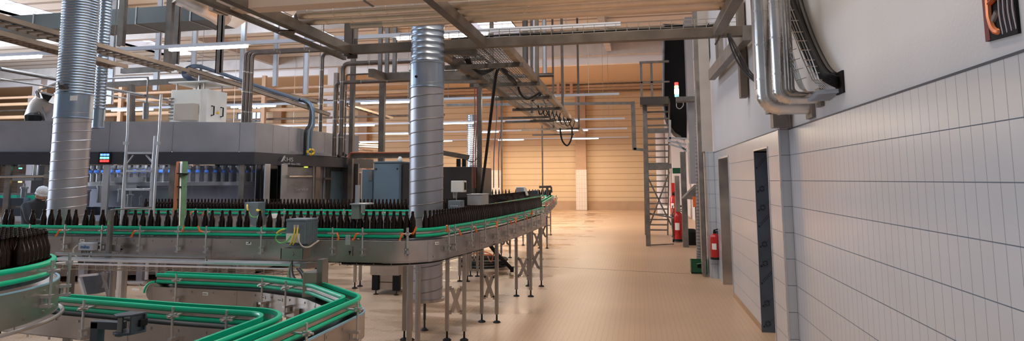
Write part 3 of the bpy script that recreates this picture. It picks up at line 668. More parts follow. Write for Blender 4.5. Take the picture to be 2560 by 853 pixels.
for px, py, m, s in ((28, 411, LA, .05), (51, 421, LG, .025), (50, 455, LA, .03), (204, 410, LB, .02)):
    p = fac(px, py, -.1); b = MB(); b.box(p, (s*1.6, .03, s*.8), .3); b.build('lamp', m, mach)
b = MB(); p = fac(28, 413, -.08); b.box(p, (.26, .05, .05), .3); b.build('lamp_holder', BLACK, mach)
# base of the machine
b = MB(); q = [FA-nrm*.1, FB+Vector((-.15, -.05)), FD+Vector((-.2, 0)), Vector((-9.5, 16.6)), Vector((-13.6, 15.6))]
b.prism([(p.x, p.y) for p in q], .10, 1.0); b.build('base', mat('brown_stainless_base', (.33, .28, .26), .35, .75, noise=(1.5, .4, .1)), mach)
b = MB(); q2 = [(p.x, p.y) for p in (FA+nrm*.03, FB+Vector((.02, 0)), FD+Vector((.02, 0)))]; b.sweep(q2, [(-.05, .98), (.03, .98), (.03, 1.06), (-.05, 1.06)]); b.build('sill_rail', STEEL, mach)
for px in (205, 280, 350, 500, 590):
    p = fac(px, 700, .04); b = MB(); b.mm((p.x-.06, p.y-.03, 0), (p.x+.06, p.y+.05, .98)); b.build('leg', INNER, mach)
# LED block on the band
led = thing('status_light_block', 'glowing blue green and red light block on the black machine band', 'indicator light', fac(263, 395, .09))
p = fac(263, 395, .1); b = MB(); b.box(p, (.20, .04, .20), math.atan2(u.y, u.x)); b.build('housing', BLACK, led)
for r, m in ((1, LB), (0, LG), (-1, LR)):
    for c_ in (-1, 0, 1):
        b = MB(); b.box((p.x+u.x*c_*.052+nrm.x*.022, p.y+u.y*c_*.052+nrm.y*.022, p.z+r*.055), (.042, .012, .036), math.atan2(u.y, u.x)); b.build('lamp', m, led)
led2 = thing('status_light', 'small blue and red light at the right end of the machine band', 'indicator light', sid(917, 405, .1))
for k, m in enumerate((LB, mat('cyan_lamp', (.5, .9, 1), .4, 0, (.5, .9, 1), 8), LR)):
    p = sid(916, 403+k*5, .12); b = MB(); b.box(p, (.04, .14, .045)); b.build('lamp', m, led2)
# tall cream cabinet on the hood
cab = thing('control_cabinet', 'cream switch cabinet with an air conditioner standing on the machine hood', 'cabinet', (-9.3, 11.9, 2.84))
p0, p1 = YP(424, 303, 11.6), YP(519, 222, 11.6)
b = MB(); b.mm((p0.x, 11.6, 2.36), (p1.x, 12.25, p1.z)); b.build('body', PAINTW, cab, bevel=.01)
b = MB(); b.mm((p0.x+.05, 11.575, 2.4), (p1.x-.14, 11.6, p1.z-.03)); d = b.build('door', PAINTW, cab, bevel=.006)
b = MB(); h = YP(494, 275, 11.56); b.mm((h.x-.02, 11.545, h.z-.09), (h.x+.02, 11.575, h.z+.09)); b.build('handle', BLACK, d, bevel=.004)
a, c = YP(437, 302, 11.45), YP(488, 258, 11.45)
b = MB(); b.mm((a.x, 11.40, a.z), (c.x, 11.575, c.z)); ac = b.build('cooling_unit', mat('beige_cooling_unit', (.50, .42, .34), .45), d, bevel=.015)
b = MB(); a, c = YP(424, 305, 11.57), YP(434, 258, 11.57)
for k in range(7): b.mm((p0.x-.01, 11.565, a.z+.05+k*.07), (c.x, 11.598, a.z+.08+k*.07))
b.build('vent', GALV, cab)
b = MB(); a = p1.z+.13; b.mm((p0.x+.0, 11.5, a), (p1.x+.05, 12.4, a+.03)); b.build('canopy', PAINTW, cab, bevel=.01)
for x in (p0.x+.12, p1.x-.1):
    for y in (11.62, 12.2): b = MB(); b.tube([(x, y, p1.z-.02), (x, y, a)], .018, 7); b.build('canopy_post', STEEL, cab)
b = MB(); b.tube([(p1.x-.42, 11.9, p1.z-.02), (p1.x-.42, 11.9, a+.45)], .03, 8); b.build('mast', STEEL, cab)
for yy in (11.75, 12.05):
    b = MB(); z = h.z; b.tube([(p1.x, yy, z-.1), (p1.x+.06, yy, z-.09), (p1.x+.06, yy, z+.09), (p1.x, yy, z+.1)], .014, 6); b.build('handle', BLACK, cab)
b = MB(); b.extr([(p1.x+.004, 11.9, h.z-.05), (p1.x+.004, 12.0, h.z-.05), (p1.x+.004, 11.95, h.z+.04)], (.003, 0, 0)); b.build('warning_sticker', YELL, cab, label='yellow warning triangle')
# dome hopper behind the hood at the far left
p = YP(112, 272, 9.9)
hop = thing('metal_hopper', 'tilted steel hopper with rails on the hood at far left', 'hopper', (p.x, p.y, 2.84))
b = MB(); b.lathe([(.12, -.30), (.24, -.22), (.26, 0), (.22, .18), (.24, .2)], p, 18, Matrix.Rotation(.5, 3, 'Y')); b.build('drum', STEELB, hop, smooth=True)
b = MB(); b.bar(YP(92, 228, 9.7), YP(112, 302, 9.7), .03, .05); b.bar(YP(85, 250, 9.7), YP(105, 302, 9.7), .03, .05); b.bar(YP(92, 228, 9.7), YP(140, 240, 9.7), .03, .03); b.bar(YP(96, 226, 9.7), YP(150, 205, 9.7), .03, .03); b.build('rail', GALV, hop)
b = MB(); b.extr([YP(100, 228, 9.75), YP(128, 236, 9.75), YP(112, 258, 9.75)], (0, .05, 0)); b.build('cover', BLACK, hop); b = MB(); b.lathe([(.02, -.1), (.12, -.07), (.13, .05), (.05, .1)], YP(82, 296, 9.6), 10); b.build('motor', BLACK, hop)
# ladder leaning on the hood
lad = thing('ladder', 'aluminium step ladder with long handrails leaning against the machine', 'ladder', (-8.5, 9.55, 0))
def LP(px, py): return YP(px, py, 9.62-.0*(py))
b = MB(); b.bar(LP(317, 380), LP(302, 700), .05, .03); b.build('stile', ALU, lad, bevel=.004)
b = MB(); b.bar(LP(385, 380), LP(366, 700), .05, .03); b.build('stile', ALU, lad, bevel=.004)
for y in (383, 428, 474, 521, 570, 640, 706):
    a, c = LP(319-(y-380)*.047, y), LP(383-(y-380)*.06, y); b = MB(); b.bar(a, c, .09, .035); b.build('rung', ALU, lad, bevel=.004)
for yy in (383, 706):
    b = MB()
    for (xa, ya), (xb, yb) in (((318, yy+26), (334, yy+5)), ((383, yy+26), (366, yy+5))): b.bar(LP(xa-(yy-383)*.05, ya), LP(xb-(yy-383)*.05, yb), .03, .02)
    b.build('gusset', ALU, lad)
for pts_ in (((321, 233), (319, 330), (312, 420), (303, 560)), ((403, 236), (398, 330), (392, 400), (380, 600))):
    b = MB(); b.tube([YP(x, y, 9.45) for x, y in pts_], .02, 8); hr = b.build('handrail', ALU, lad, smooth=True)
    b = MB(); p = YP(pts_[1][0], 358, 9.45); b.box((p.x-.03, p.y, p.z), (.08, .05, .05)); b.build('bracket', ALU, hr)
b = MB(); b.tube([YP(388, 340, 9.5), YP(382, 420, 9.5)], .02, 8); b.build('hinge_strut', ALU, lad)
# ================================================================== STEEL FRAME AND PIPES OVERHEAD
fr = thing('pipe_bridge', 'large steel frame overhead carrying pipes from the wall across the aisle', 'steel frame', (-1, 7.5, 3.37))
def cbeam(p, q, w, h, m=GALVB): return MB().bar(p, q, w, h).build('crossbeam', m, fr, bevel=.004)
cbeam((-3.62, 7.52, 3.43), (1.43, 7.52, 3.43), .10, .115)
for x in (-3.62, -1.83, .92): cbeam((x, 7.56 if x == -3.62 else 7.47, 3.43), (x, 2.2, 3.43), .09, .115)
p = XP(880, 122, -3.62)
b = MB(); b.bar((-3.79, 7.75, 3.37), (-3.79, 2.2, 3.37), .05, .05); b.build('side_rail', GALVB, fr)
b = MB(); b.bar((-3.68, 7.6, 3.46), (-3.54, 7.6, 3.46), .02, .26); b.build('end_plate', GALVB, fr)
b = MB(); p, q = YP(872, 125, 7.6), YP(872, 70, 7.6); b.mm((p.x-.06, 7.58, 3.37), (p.x+.05, 7.7, 5)); b.mm((p.x+.06, 7.58, 3.37), (p.x+.08, 7.7, 5)); b.build('hanger_post', GALVB, fr)
cd = single(MB().mm((-4.0, 5.28, 3.375), (.0, 5.46, 3.62)), 'trunking', 'broad pale metal trunking running along the top of the picture', 'trunking', mat('bounce_tinted_zinc', (.74, .57, .45), .5, .2, noise=(1.5, .08)), bevel=.004)  # tan in the zinc colour stands in for light bounced off the floor
for k in (-3.93, -3.62, -2.4, -1.2): MB().mm((k-.012, 5.272, 3.37), (k+.012, 5.468, 3.625)).build('joint_strip', GALV, cd)
for i, (y, z, r, x0, lb) in enumerate(((5.75, 3.56, .035, -3.5, 'thin bright steel pipe nearest the broad trunking overhead'), (5.98, 3.60, .04, -3.45, 'bright steel pipe second from the broad trunking overhead'), (6.2, 3.56, .062, YP(748, 45, 6.2).x, 'jacketed pipe third from the broad trunking overhead'), (6.45, 3.555, .062, YP(735, 60, 6.45).x, 'jacketed pipe fourth from the broad trunking overhead'), (6.74, 3.56, .068, -2.82, 'thick jacketed pipe lying nearest the front frame beam overhead'))):
    t = thing('insulated_pipe', lb, 'pipe', (x0, y, z), 'pipes on the overhead frame')
    xe = 1.03 if i > 1 else 1.2
    b = MB(); b.tube([(x0, y, z), (xe, y, z)], r, 16); b.build('pipe_run', JACKET if i > 1 else STEEL, t, smooth=True)
    k = x0+.1
    while k < xe: b = MB(); b.tube([(k, y, z), (k+.02, y, z)], r+.004, 16); b.build('clamp_band', JACKET, t, smooth=True); k += .30
    if i == 2: b = MB(); b.tube([(x0+.02, y, z), (x0-.02, y, z), (x0-.04, y, z-.02), (x0-.04, y, z-.17), (x0-.055, y, z-.20), (x0-.16, y-.12, z-.21)], .022, 10); b.build('pipe_bend', PIPE, t, smooth=True)
    if i == 4: b = MB(); b.tube([(x0-.4, y, z), (x0, y, z)], r*.85, 14); b.build('pipe_end', STEEL, t, smooth=True)
# wire tray behind the front beam
def mesh_tray(label, x0, x1, y0, y1, z, hgt=.06, step=.1, axis='x', n=5):
    t = thing('wire_cable_tray', label, 'cable tray', ((x0+x1)/2, (y0+y1)/2, z)); r = .0035
    b = MB()
    if axis == 'x':
        for i in range(n+1): y = y0+(y1-y0)*i/n; b.mm((x0, y-r, z-r), (x1, y+r, z+r))
        for y in (y0, y1):
            for hh in (hgt*.5, hgt): b.mm((x0, y-r, z+hh-r), (x1, y+r, z+hh+r))
    else:
        for i in range(n+1): x = x0+(x1-x0)*i/n; b.mm((x-r, y0, z-r), (x+r, y1, z+r))
        for x in (x0, x1):
            for hh in (hgt*.5, hgt): b.mm((x-r, y0, z+hh-r), (x+r, y1, z+hh+r))
    b.build('long_wire', STEEL, t)
    b = MB(); k = x0 if axis == 'x' else y0; e = x1 if axis == 'x' else y1
    while k < e:
        if axis == 'x':
            b.mm((k-r, y0, z-r), (k+r, y1, z+r))
            for y in (y0, y1): b.mm((k-r, y-r, z), (k+r, y+r, z+hgt))
        else:
            b.mm((x0, k-r, z-r), (x1, k+r, z+r))
            for x in (x0, x1): b.mm((x-r, k-r, z), (x+r, k+r, z+hgt))
        k += step
    b.build('cross_wire', STEEL, t); return t
mesh_tray('wire tray lying on the front beam of the overhead frame', -2.95, 1.15, 7.58, 8.0, 3.51, .1, .13, 'x', 5)
for j, (y, z, lb) in enumerate(((7.68, 3.54, 'lowest'), (7.78, 3.57, 'middle'), (7.88, 3.56, 'rear'))):
    single(MB().tube(smooth3([(-2.3+.1*j, y, z), (-1.6, y+.05, z+.03), (-.9, y-.04, z), (0, y+.03, z+.02), (.7, y, z), (1.05, y, z+.03)], 5), .013, 6), 'power_cable', lb+' of the three black cables in the wire tray on the front beam', 'cable', BLACKS, 'cables in the front wire tray', smooth=True)
# big cable bridge leading down the hall
tb = thing('cable_bridge', 'wide mesh cable bridge hanging under the roof and leading down the hall', 'cable tray', (-2.1, 14, 3.4))
for x in (-2.52, -1.60): b = MB(); b.bar((x, 7.75, 3.43), (x-.32, 23, 3.43), .09, .11); b.build('side_beam', mat('tan_zinc', (.34, .25, .18), .5, .4, noise=(4, .25)) if x < -2 else bpy.data.materials['tan_zinc'], tb, bevel=.004)
b = MB()
for i in range(22): x = -2.46+i*.04; b.bar((x, 7.75, 3.46), (x-.32, 23, 3.46), .007, .007)
b.build('long_wire', GALV, tb)
b = MB(); k = 7.8
while k < 23: xo = -.32*(k-7.75)/15.25; b.mm((-2.5+xo, k-.004, 3.455), (-1.6+xo, k+.004, 3.463)); k += .12 if k < 13 else .3
b.build('cross_wire', GALV, tb)
for k, (yy, px0, px1) in enumerate(((8.6, 1190, 1300), (10.4, 1225, 1320), (12.2, 1255, 1345), (14.2, 1290, 1365), (17, 1330, 1385), (20, 1350, 1400))):
    xo = -.32*(yy-7.75)/15.25
    b = MB(); b.bar((-2.65+xo, yy, 3.345), (-1.52+xo, yy, 3.345), .06, .06); b.build('cross_support', GALVB, tb)
for k, yy in enumerate((14.6, 15.6, 18.2, 20.4)):
    b = MB(); b.bar((-3.2-.05*k, yy, 3.20), (-2.0, yy, 3.20), .06, .05); b.build('cross_support', GALVB, tb)
for x, y in ((-2.4, 10.4), (-1.62, 10.4), (-2.5, 15.2), (-1.75, 15.2), (-2.6, 20), (-1.8, 20)):
    b = MB(); b.mm((x-.03, y-.03, 3.37), (x+.03, y+.03, 8)); b.build('hanger_post', GALVB, tb)
for j in range(4):
    b = MB(); pts_ = [(-2.35+.2*j+random.uniform(-.06, .06)-.021*(y-7.7), y, 3.49+random.random()*.03) for y in range(8, 23, 2)]; b.tube(smooth3(pts_, 3), .016, 6)
    single(b, 'power_cable', ('left edge', 'second from the left', 'second from the right', 'right edge')[j]+' of the four cables lying on the mesh cable bridge', 'cable', BLACKS, 'cables on the cable bridge', smooth=True)
# black hose bundle drooping from the bridge and down to the floor
bun = thing('cable_bundle', 'thick black cable loops drooping beside the cable bridge', 'cable bundle', (-2.6, 9, 3.2))
for j in range(3):
    b = MB(); o = j*4
    b.tube(smooth3([YP(1162+o, 138, 8.6), YP(1172+o, 162+o*.4, 8.7), YP(1195+o, 178+o*.8, 8.9), YP(1220, 176+o*.5, 9.1), YP(1246, 167, 9.3), YP(1262, 174+o, 9.6), YP(1275+o, 198, 10.0), YP(1292, 208+o*.6, 10.6), YP(1302, 206, 11.0)], 6), .022, 7); b.build('cable', BLACKS, bun, smooth=True)
b = MB(); b.tube(smooth3([YP(1294, 206, 11), YP(1300, 232, 11.2), YP(1318, 248, 11.5), YP(1340, 238, 12), YP(1354, 230, 12.5), YP(1346, 242, 12.5), YP(1330, 252, 12.5)], 6), .02, 7); b.build('cable', BLACKS, bun, smooth=True)
b = MB(); b.tube(smooth3([YP(1400, 320, 16), YP(1405, 350, 16.1), YP(1418, 364, 16.2), YP(1429, 345, 16.3), YP(1430, 318, 16.3)], 6), .022, 7)
single(b, 'cable_loop', 'black cable loop hanging below the far end of the cable bridge', 'cable', BLACKS, smooth=True)
b = MB()
for k in range(9):
    x0 = 1345+k*9; b.tube(smooth3([YP(x0, 262+k*4, 14.5+k*.3), YP(x0+4+k % 3*4, 286+k*4, 14.5+k*.3), YP(x0+16, 276+k*5, 14.8+k*.3), YP(x0+20, 262+k*5, 15+k*.3)], 4), .014, 5)
single(b, 'cable_tangle', 'tangle of thin dark cables under the cable bridge', 'cable bundle', BLACKS, smooth=True)
b = MB(); b.tube(smooth3([YP(1245, 172, 9.4), YP(1238, 200, 9.6), YP(1226, 300, 10.2), YP(1214, 400, 11), YP(1203, 485, 11.6)], 6), .026, 8)
single(b, 'drop_cable', 'thick black cable dropping from the bridge to the second conveyor', 'cable', BLACKS, smooth=True)
b = MB(); b.tube(smooth3([YP(1224, 612, 11.2), YP(1240, 632, 11.4), YP(1262, 655, 11.8), YP(1279, 673, 12)], 5), .035, 8); b.box(YP(1280, 674, 12), (.06, .06, .1))
single(b, 'hose_end', 'black hose end slanting to the floor beside the coil', 'hose', BLACK, smooth=True)
for j, (px, m) in enumerate(((1186, mat('red_brown_cable', (.28, .07, .04), .5)), (1192, None), (1240, None), (1253, None))):
    b = MB(); b.tube(smooth3([YP(px, 212, 14), YP(px+1, 300, 14), YP(px-3-j, 380, 14), YP(px+(-3 if j < 2 else -6), 470, 14)], 5), .012, 5)
    single(b, 'hanging_cable', ('left reddish cable', 'right reddish cable', 'thin grey cable left', 'thin grey cable right')[j]+(' hanging beside the pale blue far duct' if j < 2 else ' of the thick black drop cable'), 'cable', bpy.data.materials['red_brown_cable'] if j < 2 else GALV, smooth=True)
b = MB(); b.tube(smooth3([YP(1120, 385, 15), YP(1150, 388, 15), YP(1180, 405, 15), YP(1200, 380, 15), YP(1196, 320, 15)], 6), .012, 5); single(b, 'cable_loop', 'thin dark cable looping around the far blue duct', 'cable', BLACKS, smooth=True)
b = MB(); p, q = YP(1199, 205, 14.5), YP(1205, 480, 14.5); b.mm((p.x-.05, 14.45, 0), (p.x+.05, 14.55, p.z)); single(b, 'steel_post', 'slim steel post right of the pale blue far duct', 'post', GALVB)
for px, y1 in ((1254, 215), (1355, 285)):
    b = MB(); p = YP(px, y1, 20); b.mm((p.x-.02, 19.98, 1.0), (p.x+.02, 20.02, p.z)); single(b, 'thin_rod', 'thin vertical rod against the tan back wall at the '+('left' if px < 1300 else 'right')+' wall column', 'rod', GALVB)
# process pipes from the machine
def ppipe(lb, pts, r, grp='process pipes above the machine'):
    t = thing('process_pipe', lb, 'pipe', pts[0], grp)
    P = [Vector(p) for p in pts]; path = [P[0]]
    for i in range(1, len(P)-1):
        a, p, c = P[i-1], P[i], P[i+1]; R = r*3.2; s = p+(a-p).normalized()*R; e = p+(c-p).normalized()*R
        for k in range(7): f = k/6; path.append(s*(1-f)**2+p*2*f*(1-f)+e*f*f)
    path.append(P[-1]); b = MB(); b.tube(path, r, 12); b.build('pipe_run', PIPE, t, smooth=True)
    for A_, B_, st_ in ((P[0], P[1], .35), (P[-2], P[-1], .6)):
        L = B_-A_; n_ = max(2, int(L.length/st_))
        for k in range(1, n_): p = A_+L*(k/n_); d = L.normalized()*.012; b = MB(); b.tube([p-d, p+d], r+.004, 12); b.build('weld_band', STEEL, t, smooth=True)
for j, px in enumerate((614, 622, 631)):
    q = ZP(px, 305, 2.6); p2 = YP(px, 130+j*2, 10.9); ppipe(('left', 'middle', 'right')[j]+' pipe of the dark trio rising beside the cream cabinet', [(p2.x, 10.9, 2.3), (p2.x, 10.9, p2.z), (-3.0, 10.9, p2.z)], .035)
for px, ye, r, lb in ((806, 133, .045, 'dark pipe rising from the hood and bending right below the frame beam'), (857, 160, .055, 'thick dark pipe with a right bend at the hood end'), (840, 207, .045, 'dark pipe bending right at the lowest level by the hood end'), (866, 187, .02, 'thin dark pipe behind the thick bent pipe')):
    p = YP(px, ye, 13.2); ppipe(lb, [(p.x, 13.2, 2.3), (p.x, 13.2, p.z), (-3.2 if px != 840 else -1.7, 13.2, p.z)], r)
for px, y1, y0, w in ((884, 325, 125, .10), (957, 400, 195, .13)):
    Y = 14; p, q = YP(px, y0, Y), YP(px, y1, Y); b = MB(); b.mm((p.x-w/2, Y-.05, 0), (p.x+w/2, Y+.05, p.z)); single(b, 'steel_post', 'steel post standing '+('at the right end of the grey hood' if px < 900 else 'behind the blue-grey cabinet'), 'post', GALVB)
for px in (951, 968, 987):
    b = MB(); p, q = YP(px, 128, 11.4), YP(px, 185, 11.4); b.mm((p.x-.035, 11.37, q.z), (p.x+.035, 11.43, p.z+.5)); single(b, 'hanger', ('left', 'middle', 'right')[(px > 960)+(px > 980)]+' of three short hangers left of the thick duct under the beam', 'hanger', GALV)
b = MB(); b.bar(YP(960, 192, 11.4), YP(1235, 186, 11.4), .1, .13); b.bar(YP(928, 182, 10.2), YP(962, 193, 11.5), .1, .14); single(b, 'support_beam', 'dark support beam passing behind the thick duct below the frame', 'beam', GALVB)
b = MB(); b.bar(YP(1105, 195, 9.5), YP(1200, 195, 9.5), .07, .07); b.bar(YP(1112, 140, 8.2), YP(1200, 192, 9.6), .08, .1); b.bar(YP(1113, 125, 7.9), YP(1190, 132, 7.9), .1, .1)
single(b, 'bracket_frame', 'brown steel bracket right of the thick duct carrying black cables', 'bracket', GALVB)
b = MB(); b.bar(YP(1110, 203, 12.4), YP(1290, 200, 12.4), .06, .10); b.bar(YP(1175, 212, 12.6), YP(1300, 210, 12.6), .06, .10); single(b, 'support_beam', 'low brown crossbeam under the near end of the cable bridge', 'beam', GALVB)
# hanging posts and members to the left
posts = [(309, -10, 115, 11, .14, 1), (427, -10, 172, 11, .13, 1), (447, -10, 160, 12, .12, 1), (555, -10, 182, 11.2, .12, 1), (285, 70, 260, 16, .2, 0), (398, 68, 225, 16, .16, 0), (487, 100, 205, 16, .14, 0), (610, 66, 225, 16, .14, 0), (692, 80, 215, 16, .13, 0), (767, 110, 236, 16, .13, 0), (1313, 110, 170, 16, .13, 1), (1340, 112, 190, 16, .13, 0), (1361, 112, 193, 16, .1, 0)]
for i, (px, y0, y1, Y, w, dk_) in enumerate(posts):
    p, q = YP(px, y0, Y), YP(px, y1, Y); b = MB(); zt = ZR if (Y != 14) else p.z
    b.mm((p.x-w/2, Y-.03, q.z), (p.x-w/2+.02, Y+.05, zt)); b.mm((p.x-w/2, Y-.03, q.z), (p.x+w/2, Y-.01, zt)); b.mm((p.x+w/2-.02, Y-.03, q.z), (p.x+w/2, Y+.05, zt))
    where = {309: 'just right of the blue ribbed duct', 427: 'above the ladder, left of a close pair', 447: 'above the ladder, right of a close pair', 555: 'above the cream cabinet', 285: 'pale, behind the narrow dark duct', 398: 'pale, above the ladder', 487: 'pale, left above the cream cabinet', 610: 'pale, above the dark pipe trio', 692: 'pale, between the dark trio and the bent pipes', 767: 'pale, just left of the bent pipes', 1313: 'dark, right of the cable bridge', 1340: 'bluish, right of the cable bridge', 1361: 'outermost right of the cable bridge'}[px]
    single(b, 'hanging_profile', 'steel channel hanging from the roof, '+where, 'hanger', GALVB if dk_ else ALU, 'roof hangers')
b = MB(); b.bar(YP(305, 178, 11), YP(432, 171, 11), .08, .1); single(b, 'crossbar', 'grey crossbar between the two hangers above the ladder', 'beam', GALV)
b = MB(); b.bar(YP(258, 213, 12.7), YP(556, 197, 12.7), .09, .12); single(b, 'crossbar', 'long dark crossbar above the cream cabinet and ladder', 'beam', GALVB)
b = MB(); b.bar(YP(328, 212, 11), YP(328, 420 if 0 else 312, 11), .1, .1); single(b, 'steel_post', 'steel post above the hood behind the ladder', 'post', GALVB)
b = MB(); b.tube(smooth3([YP(262, 197, 10.9), YP(360, 193, 10.9), YP(369, 197, 10.9), YP(370, 205, 10.9), YP(366, 262, 10.9)], 5), .018, 6); b.tube([YP(365, 258, 10.9), YP(364, 298, 10.9)], .055, 8); single(b, 'thin_pipe', 'thin bent pipe with a white cartridge behind the ladder', 'pipe', GALV, smooth=True)
def ladder_tray(lb, p, q, w, m=GALVB, n=24, h=.06):
    t = thing('cable_ladder', lb, 'cable tray', p); p, q = Vector(p), Vector(q); d = (q-p).normalized(); s = d.cross(Vector((0, 0, 1))).normalized()*w/2
    for e in (-1, 1): b = MB(); b.bar(p+s*e, q+s*e, .02, h); b.build('side_rail', m, t)
    b = MB()
    for i in range(1, n): c = p+(q-p)*(i/n); b.bar(c-s, c+s, .03, .02)
    b.build('rung', m, t); b = MB(); r = Vector((0, 0, .035))
    for e in (-.6, -.2, .2, .6): b.tube([p+s*e+r, q+s*e+r], .012, 5)
    b.build('cable', BLACKS, t); return t
TZ = bpy.data.materials['tan_zinc']
ladder_tray('brown cable ladder passing behind the wide left duct at the upper left', ZP(-40, 40, 3.75), ZP(450, 178, 3.75), .35, TZ)
ladder_tray('second brown cable ladder just below, ending near the cream cabinet', ZP(-40, 78, 3.55), ZP(300, 168, 3.55), .25, TZ)
ladder_tray('long cable ladder sloping from the cream cabinet down to the right', YP(445, 178, 11.8), YP(795, 256, 13.4), .3, TZ, 18)
ladder_tray('slim cable ladder carrying blue-black hoses down to the hood', YP(470, 172, 11.4), YP(825, 288, 13), .14, TZ, 18)
ladder_tray('slanting wooden-toned tray ending behind the bent pipes', YP(866, 262, 17), YP(978, 296, 18), .25, TZ, 10)
for (a, c, r, lb) in (((0, 172), (420, 250), .03, 'bright pipe crossing behind the wide left duct'), ((0, 198), (420, 262), .015, 'thin pipe below the bright pipe at far left'),):
    b = MB(); b.tube([ZP(*a, 3.45), ZP(*c, 3.45)], r, 8); single(b, 'steel_pipe', lb, 'pipe', STEEL, smooth=True)
hs = thing('cable_loop', 'loop of blue-black hoses on top of the cream cabinet', 'hose', YP(490, 195, 11.7))
for j in range(4):
    o = j*2.2; b = MB(); b.tube(smooth3([YP(505-o, 208, 11.7), YP(470+o, 200-o, 11.6), YP(456+o, 184, 11.6), YP(470+o*.5, 167+o, 11.6), YP(492, 163+o*.8, 11.7), YP(525, 172+o*.6, 11.9), YP(640, 212+o*.6, 12.4), YP(755, 251+o*.5, 12.8)], 6), .022, 7); b.build('hose', mat('blue_black_hose', (.05, .07, .11), .4) if j == 0 else bpy.data.materials['blue_black_hose'], hs, smooth=True)
cb = thing('conduit', 'blue-grey conduit pair curving down over the hood to the band', 'conduit', sid(776, 385, .12))
for j in range(3):
    b = MB(); b.tube(smooth3([YP(748+j*4, 249, 12.7), YP(764+j*4, 256, 12.7), YP(776+j*3, 270, 12.6), sid(774+j*5, 310, .1), sid(764+j*7, 330, .1), sid(762+j*7, 388, .1)], 6), .03, 8); b.build('conduit_pipe', (BLACKS, mat('blue_grey_conduit', (.20, .27, .33), .4), BLUEG)[j], cb, smooth=True)
b = MB(); b.tube([sid(776+8*math.cos(k*.5), 380+6*math.sin(k*.5), .1) for k in range(13)], .03, 6); single(b, 'cable_plug', 'yellow and black plug lying on the band beside the conduits', 'plug', YELL, smooth=True)
# rectangular ventilation duct at upper left
vd = thing('ventilation_duct', 'long grey rectangular ventilation duct under the roof at upper left', 'duct', (-14, 14.4, 5.9))
p0, p1 = YP(-80, 70, 14), YP(528, 45, 14); zt = YP(300, 22, 14).z; zb = YP(300, 60, 14).z-.02
b = MB(); b.mm((p0.x, 14, zb), (p1.x, 15.0, zt)); b.build('duct_body', mat('dark_grey_duct', (.05, .056, .052), .7, 0., noise=(2, .15)), vd)
k = p1.x-.6
while k > p0.x: b = MB(); b.mm((k-.02, 13.985, zb-.015), (k+.02, 15.02, zt+.015)); b.build('flange', GALV, vd); k -= 1.6
b = MB(); x = p1.x; b.add([(x, 14, zb), (x, 15, zb), (x, 15, zt), (x, 14, zt), (x+1.1, 14.2, zb+.5), (x+1.1, 14.8, zb+.5), (x+1.1, 14.8, zt+.7), (x+1.1, 14.2, zt+.7)], [(0, 3, 2, 1), (4, 5, 6, 7), (0, 1, 5, 4), (1, 2, 6, 5), (2, 3, 7, 6), (3, 0, 4, 7)]); b.build('transition', ALU, vd)
b = MB(); P = smooth3([YP(552, 40, 13), YP(540, 30, 12.4), YP(500, 8, 11.5), YP(440, -20, 11)], 6); b.tube(P, .24, 16); b.build('flexible_duct', JACKET, vd, smooth=True)
# ================================================================== LIGHT ROWS
def light_row(Y, lb, zr=3.97, x0=-3.6, per=4.15, L=1.45, xr=-.45, n=4, sc=1, xl=-19):
    t = thing('light_row', lb, 'strip light', (-3, Y, zr), 'rows of strip lights')
    b = MB(); b.mm((xl, Y-.03, zr+.01), (xr, Y+.03, zr+.07)); b.build('rail', RAILW, t)
    for k in range(n):
        x = x0-per*k; b = MB(); b.mm((x, Y-.034, zr-.035), (x+L, Y+.034, zr+.012)); b.build('lamp_tube', TUBEM, t, bevel=.012)
    for k in range(5):
        x = xr-.8-k*3.9
        if x > xl: b = MB(); b.mm((x-.006, Y-.006, zr+.05), (x+.006, Y+.006, ZR if Y < 30 else 7.2)); b.build('suspension_wire', STEEL, t)
light_row(9.25, 'nearest row of strip lights crossing behind the wide left duct', xr=-.2, x0=-3.65, per=4.05)
light_row(16.95, 'second row of strip lights, above the far ducts')
light_row(24.2, 'third row of strip lights counted from the front', 4.0, x0=-3.62)
light_row(29.0, 'fourth row of strip lights counted from the front', 4.0, x0=-3.66)
light_row(35.0, 'last row of strip lights, close to the tan wall', 4.0, x0=-3.55)
# ================================================================== RIGHT SIDE: WALL PIPES, CABLES
wp = thing('wall_pipe', 'fat silver jacketed pipe coming down the wall and bending into it', 'pipe', (1.1, 5.6, 2.4), 'silver pipes on the right wall')
def bendpipe(t, x, y, r, ztop, zb, xe, dy=0):
    R = r*1.6; pts_ = [(x, y, ztop), (x, y, zb+R)] + [(x+R*(1-math.cos(a)), y, zb+R-R*math.sin(a)) for a in [k*PI/2/5 for k in range(1, 6)]] + [(xe, y+dy, zb)]
    b = MB(); b.tube(pts_, r, 18); b.build('jacket', JACKETW, t, smooth=True)
    for k in (0, 2, 4): p = Vector(pts_[2+k]); q = Vector(pts_[1+k]); d = (p-q).normalized()*.007; b = MB(); b.tube([p-d, p+d], r+.004, 18); b.build('seam_band', JACKETW, t, smooth=True)
    z = zb+R+.12
    while z < ztop: b = MB(); b.tube([(x, y, z-.008), (x, y, z+.008)], r+.004, 18); b.build('seam_band', JACKETW, t, smooth=True); z += .30
    b = MB(); b.mm((xe-.03, y+dy-r*1.4, zb-r*1.5), (xe-.002, y+dy+r*1.4, zb+r*1.5)); b.build('wall_plate', GALV, t)
def wx(px, Y): return YP(px, 200, Y).x
bendpipe(wp, wx(1910, 5.75), 5.75, .072, 4.6, YP(1920, 267, 5.75).z, WN+.012)
wp2 = thing('wall_pipe', 'slimmer silver jacketed pipe beside the fat one, bending into the wall', 'pipe', (1.2, 5.45, 2.4), 'silver pipes on the right wall')
bendpipe(wp2, wx(1946, 5.45), 5.45, .05, 4.6, YP(1965, 246, 5.45).z, WN+.012)
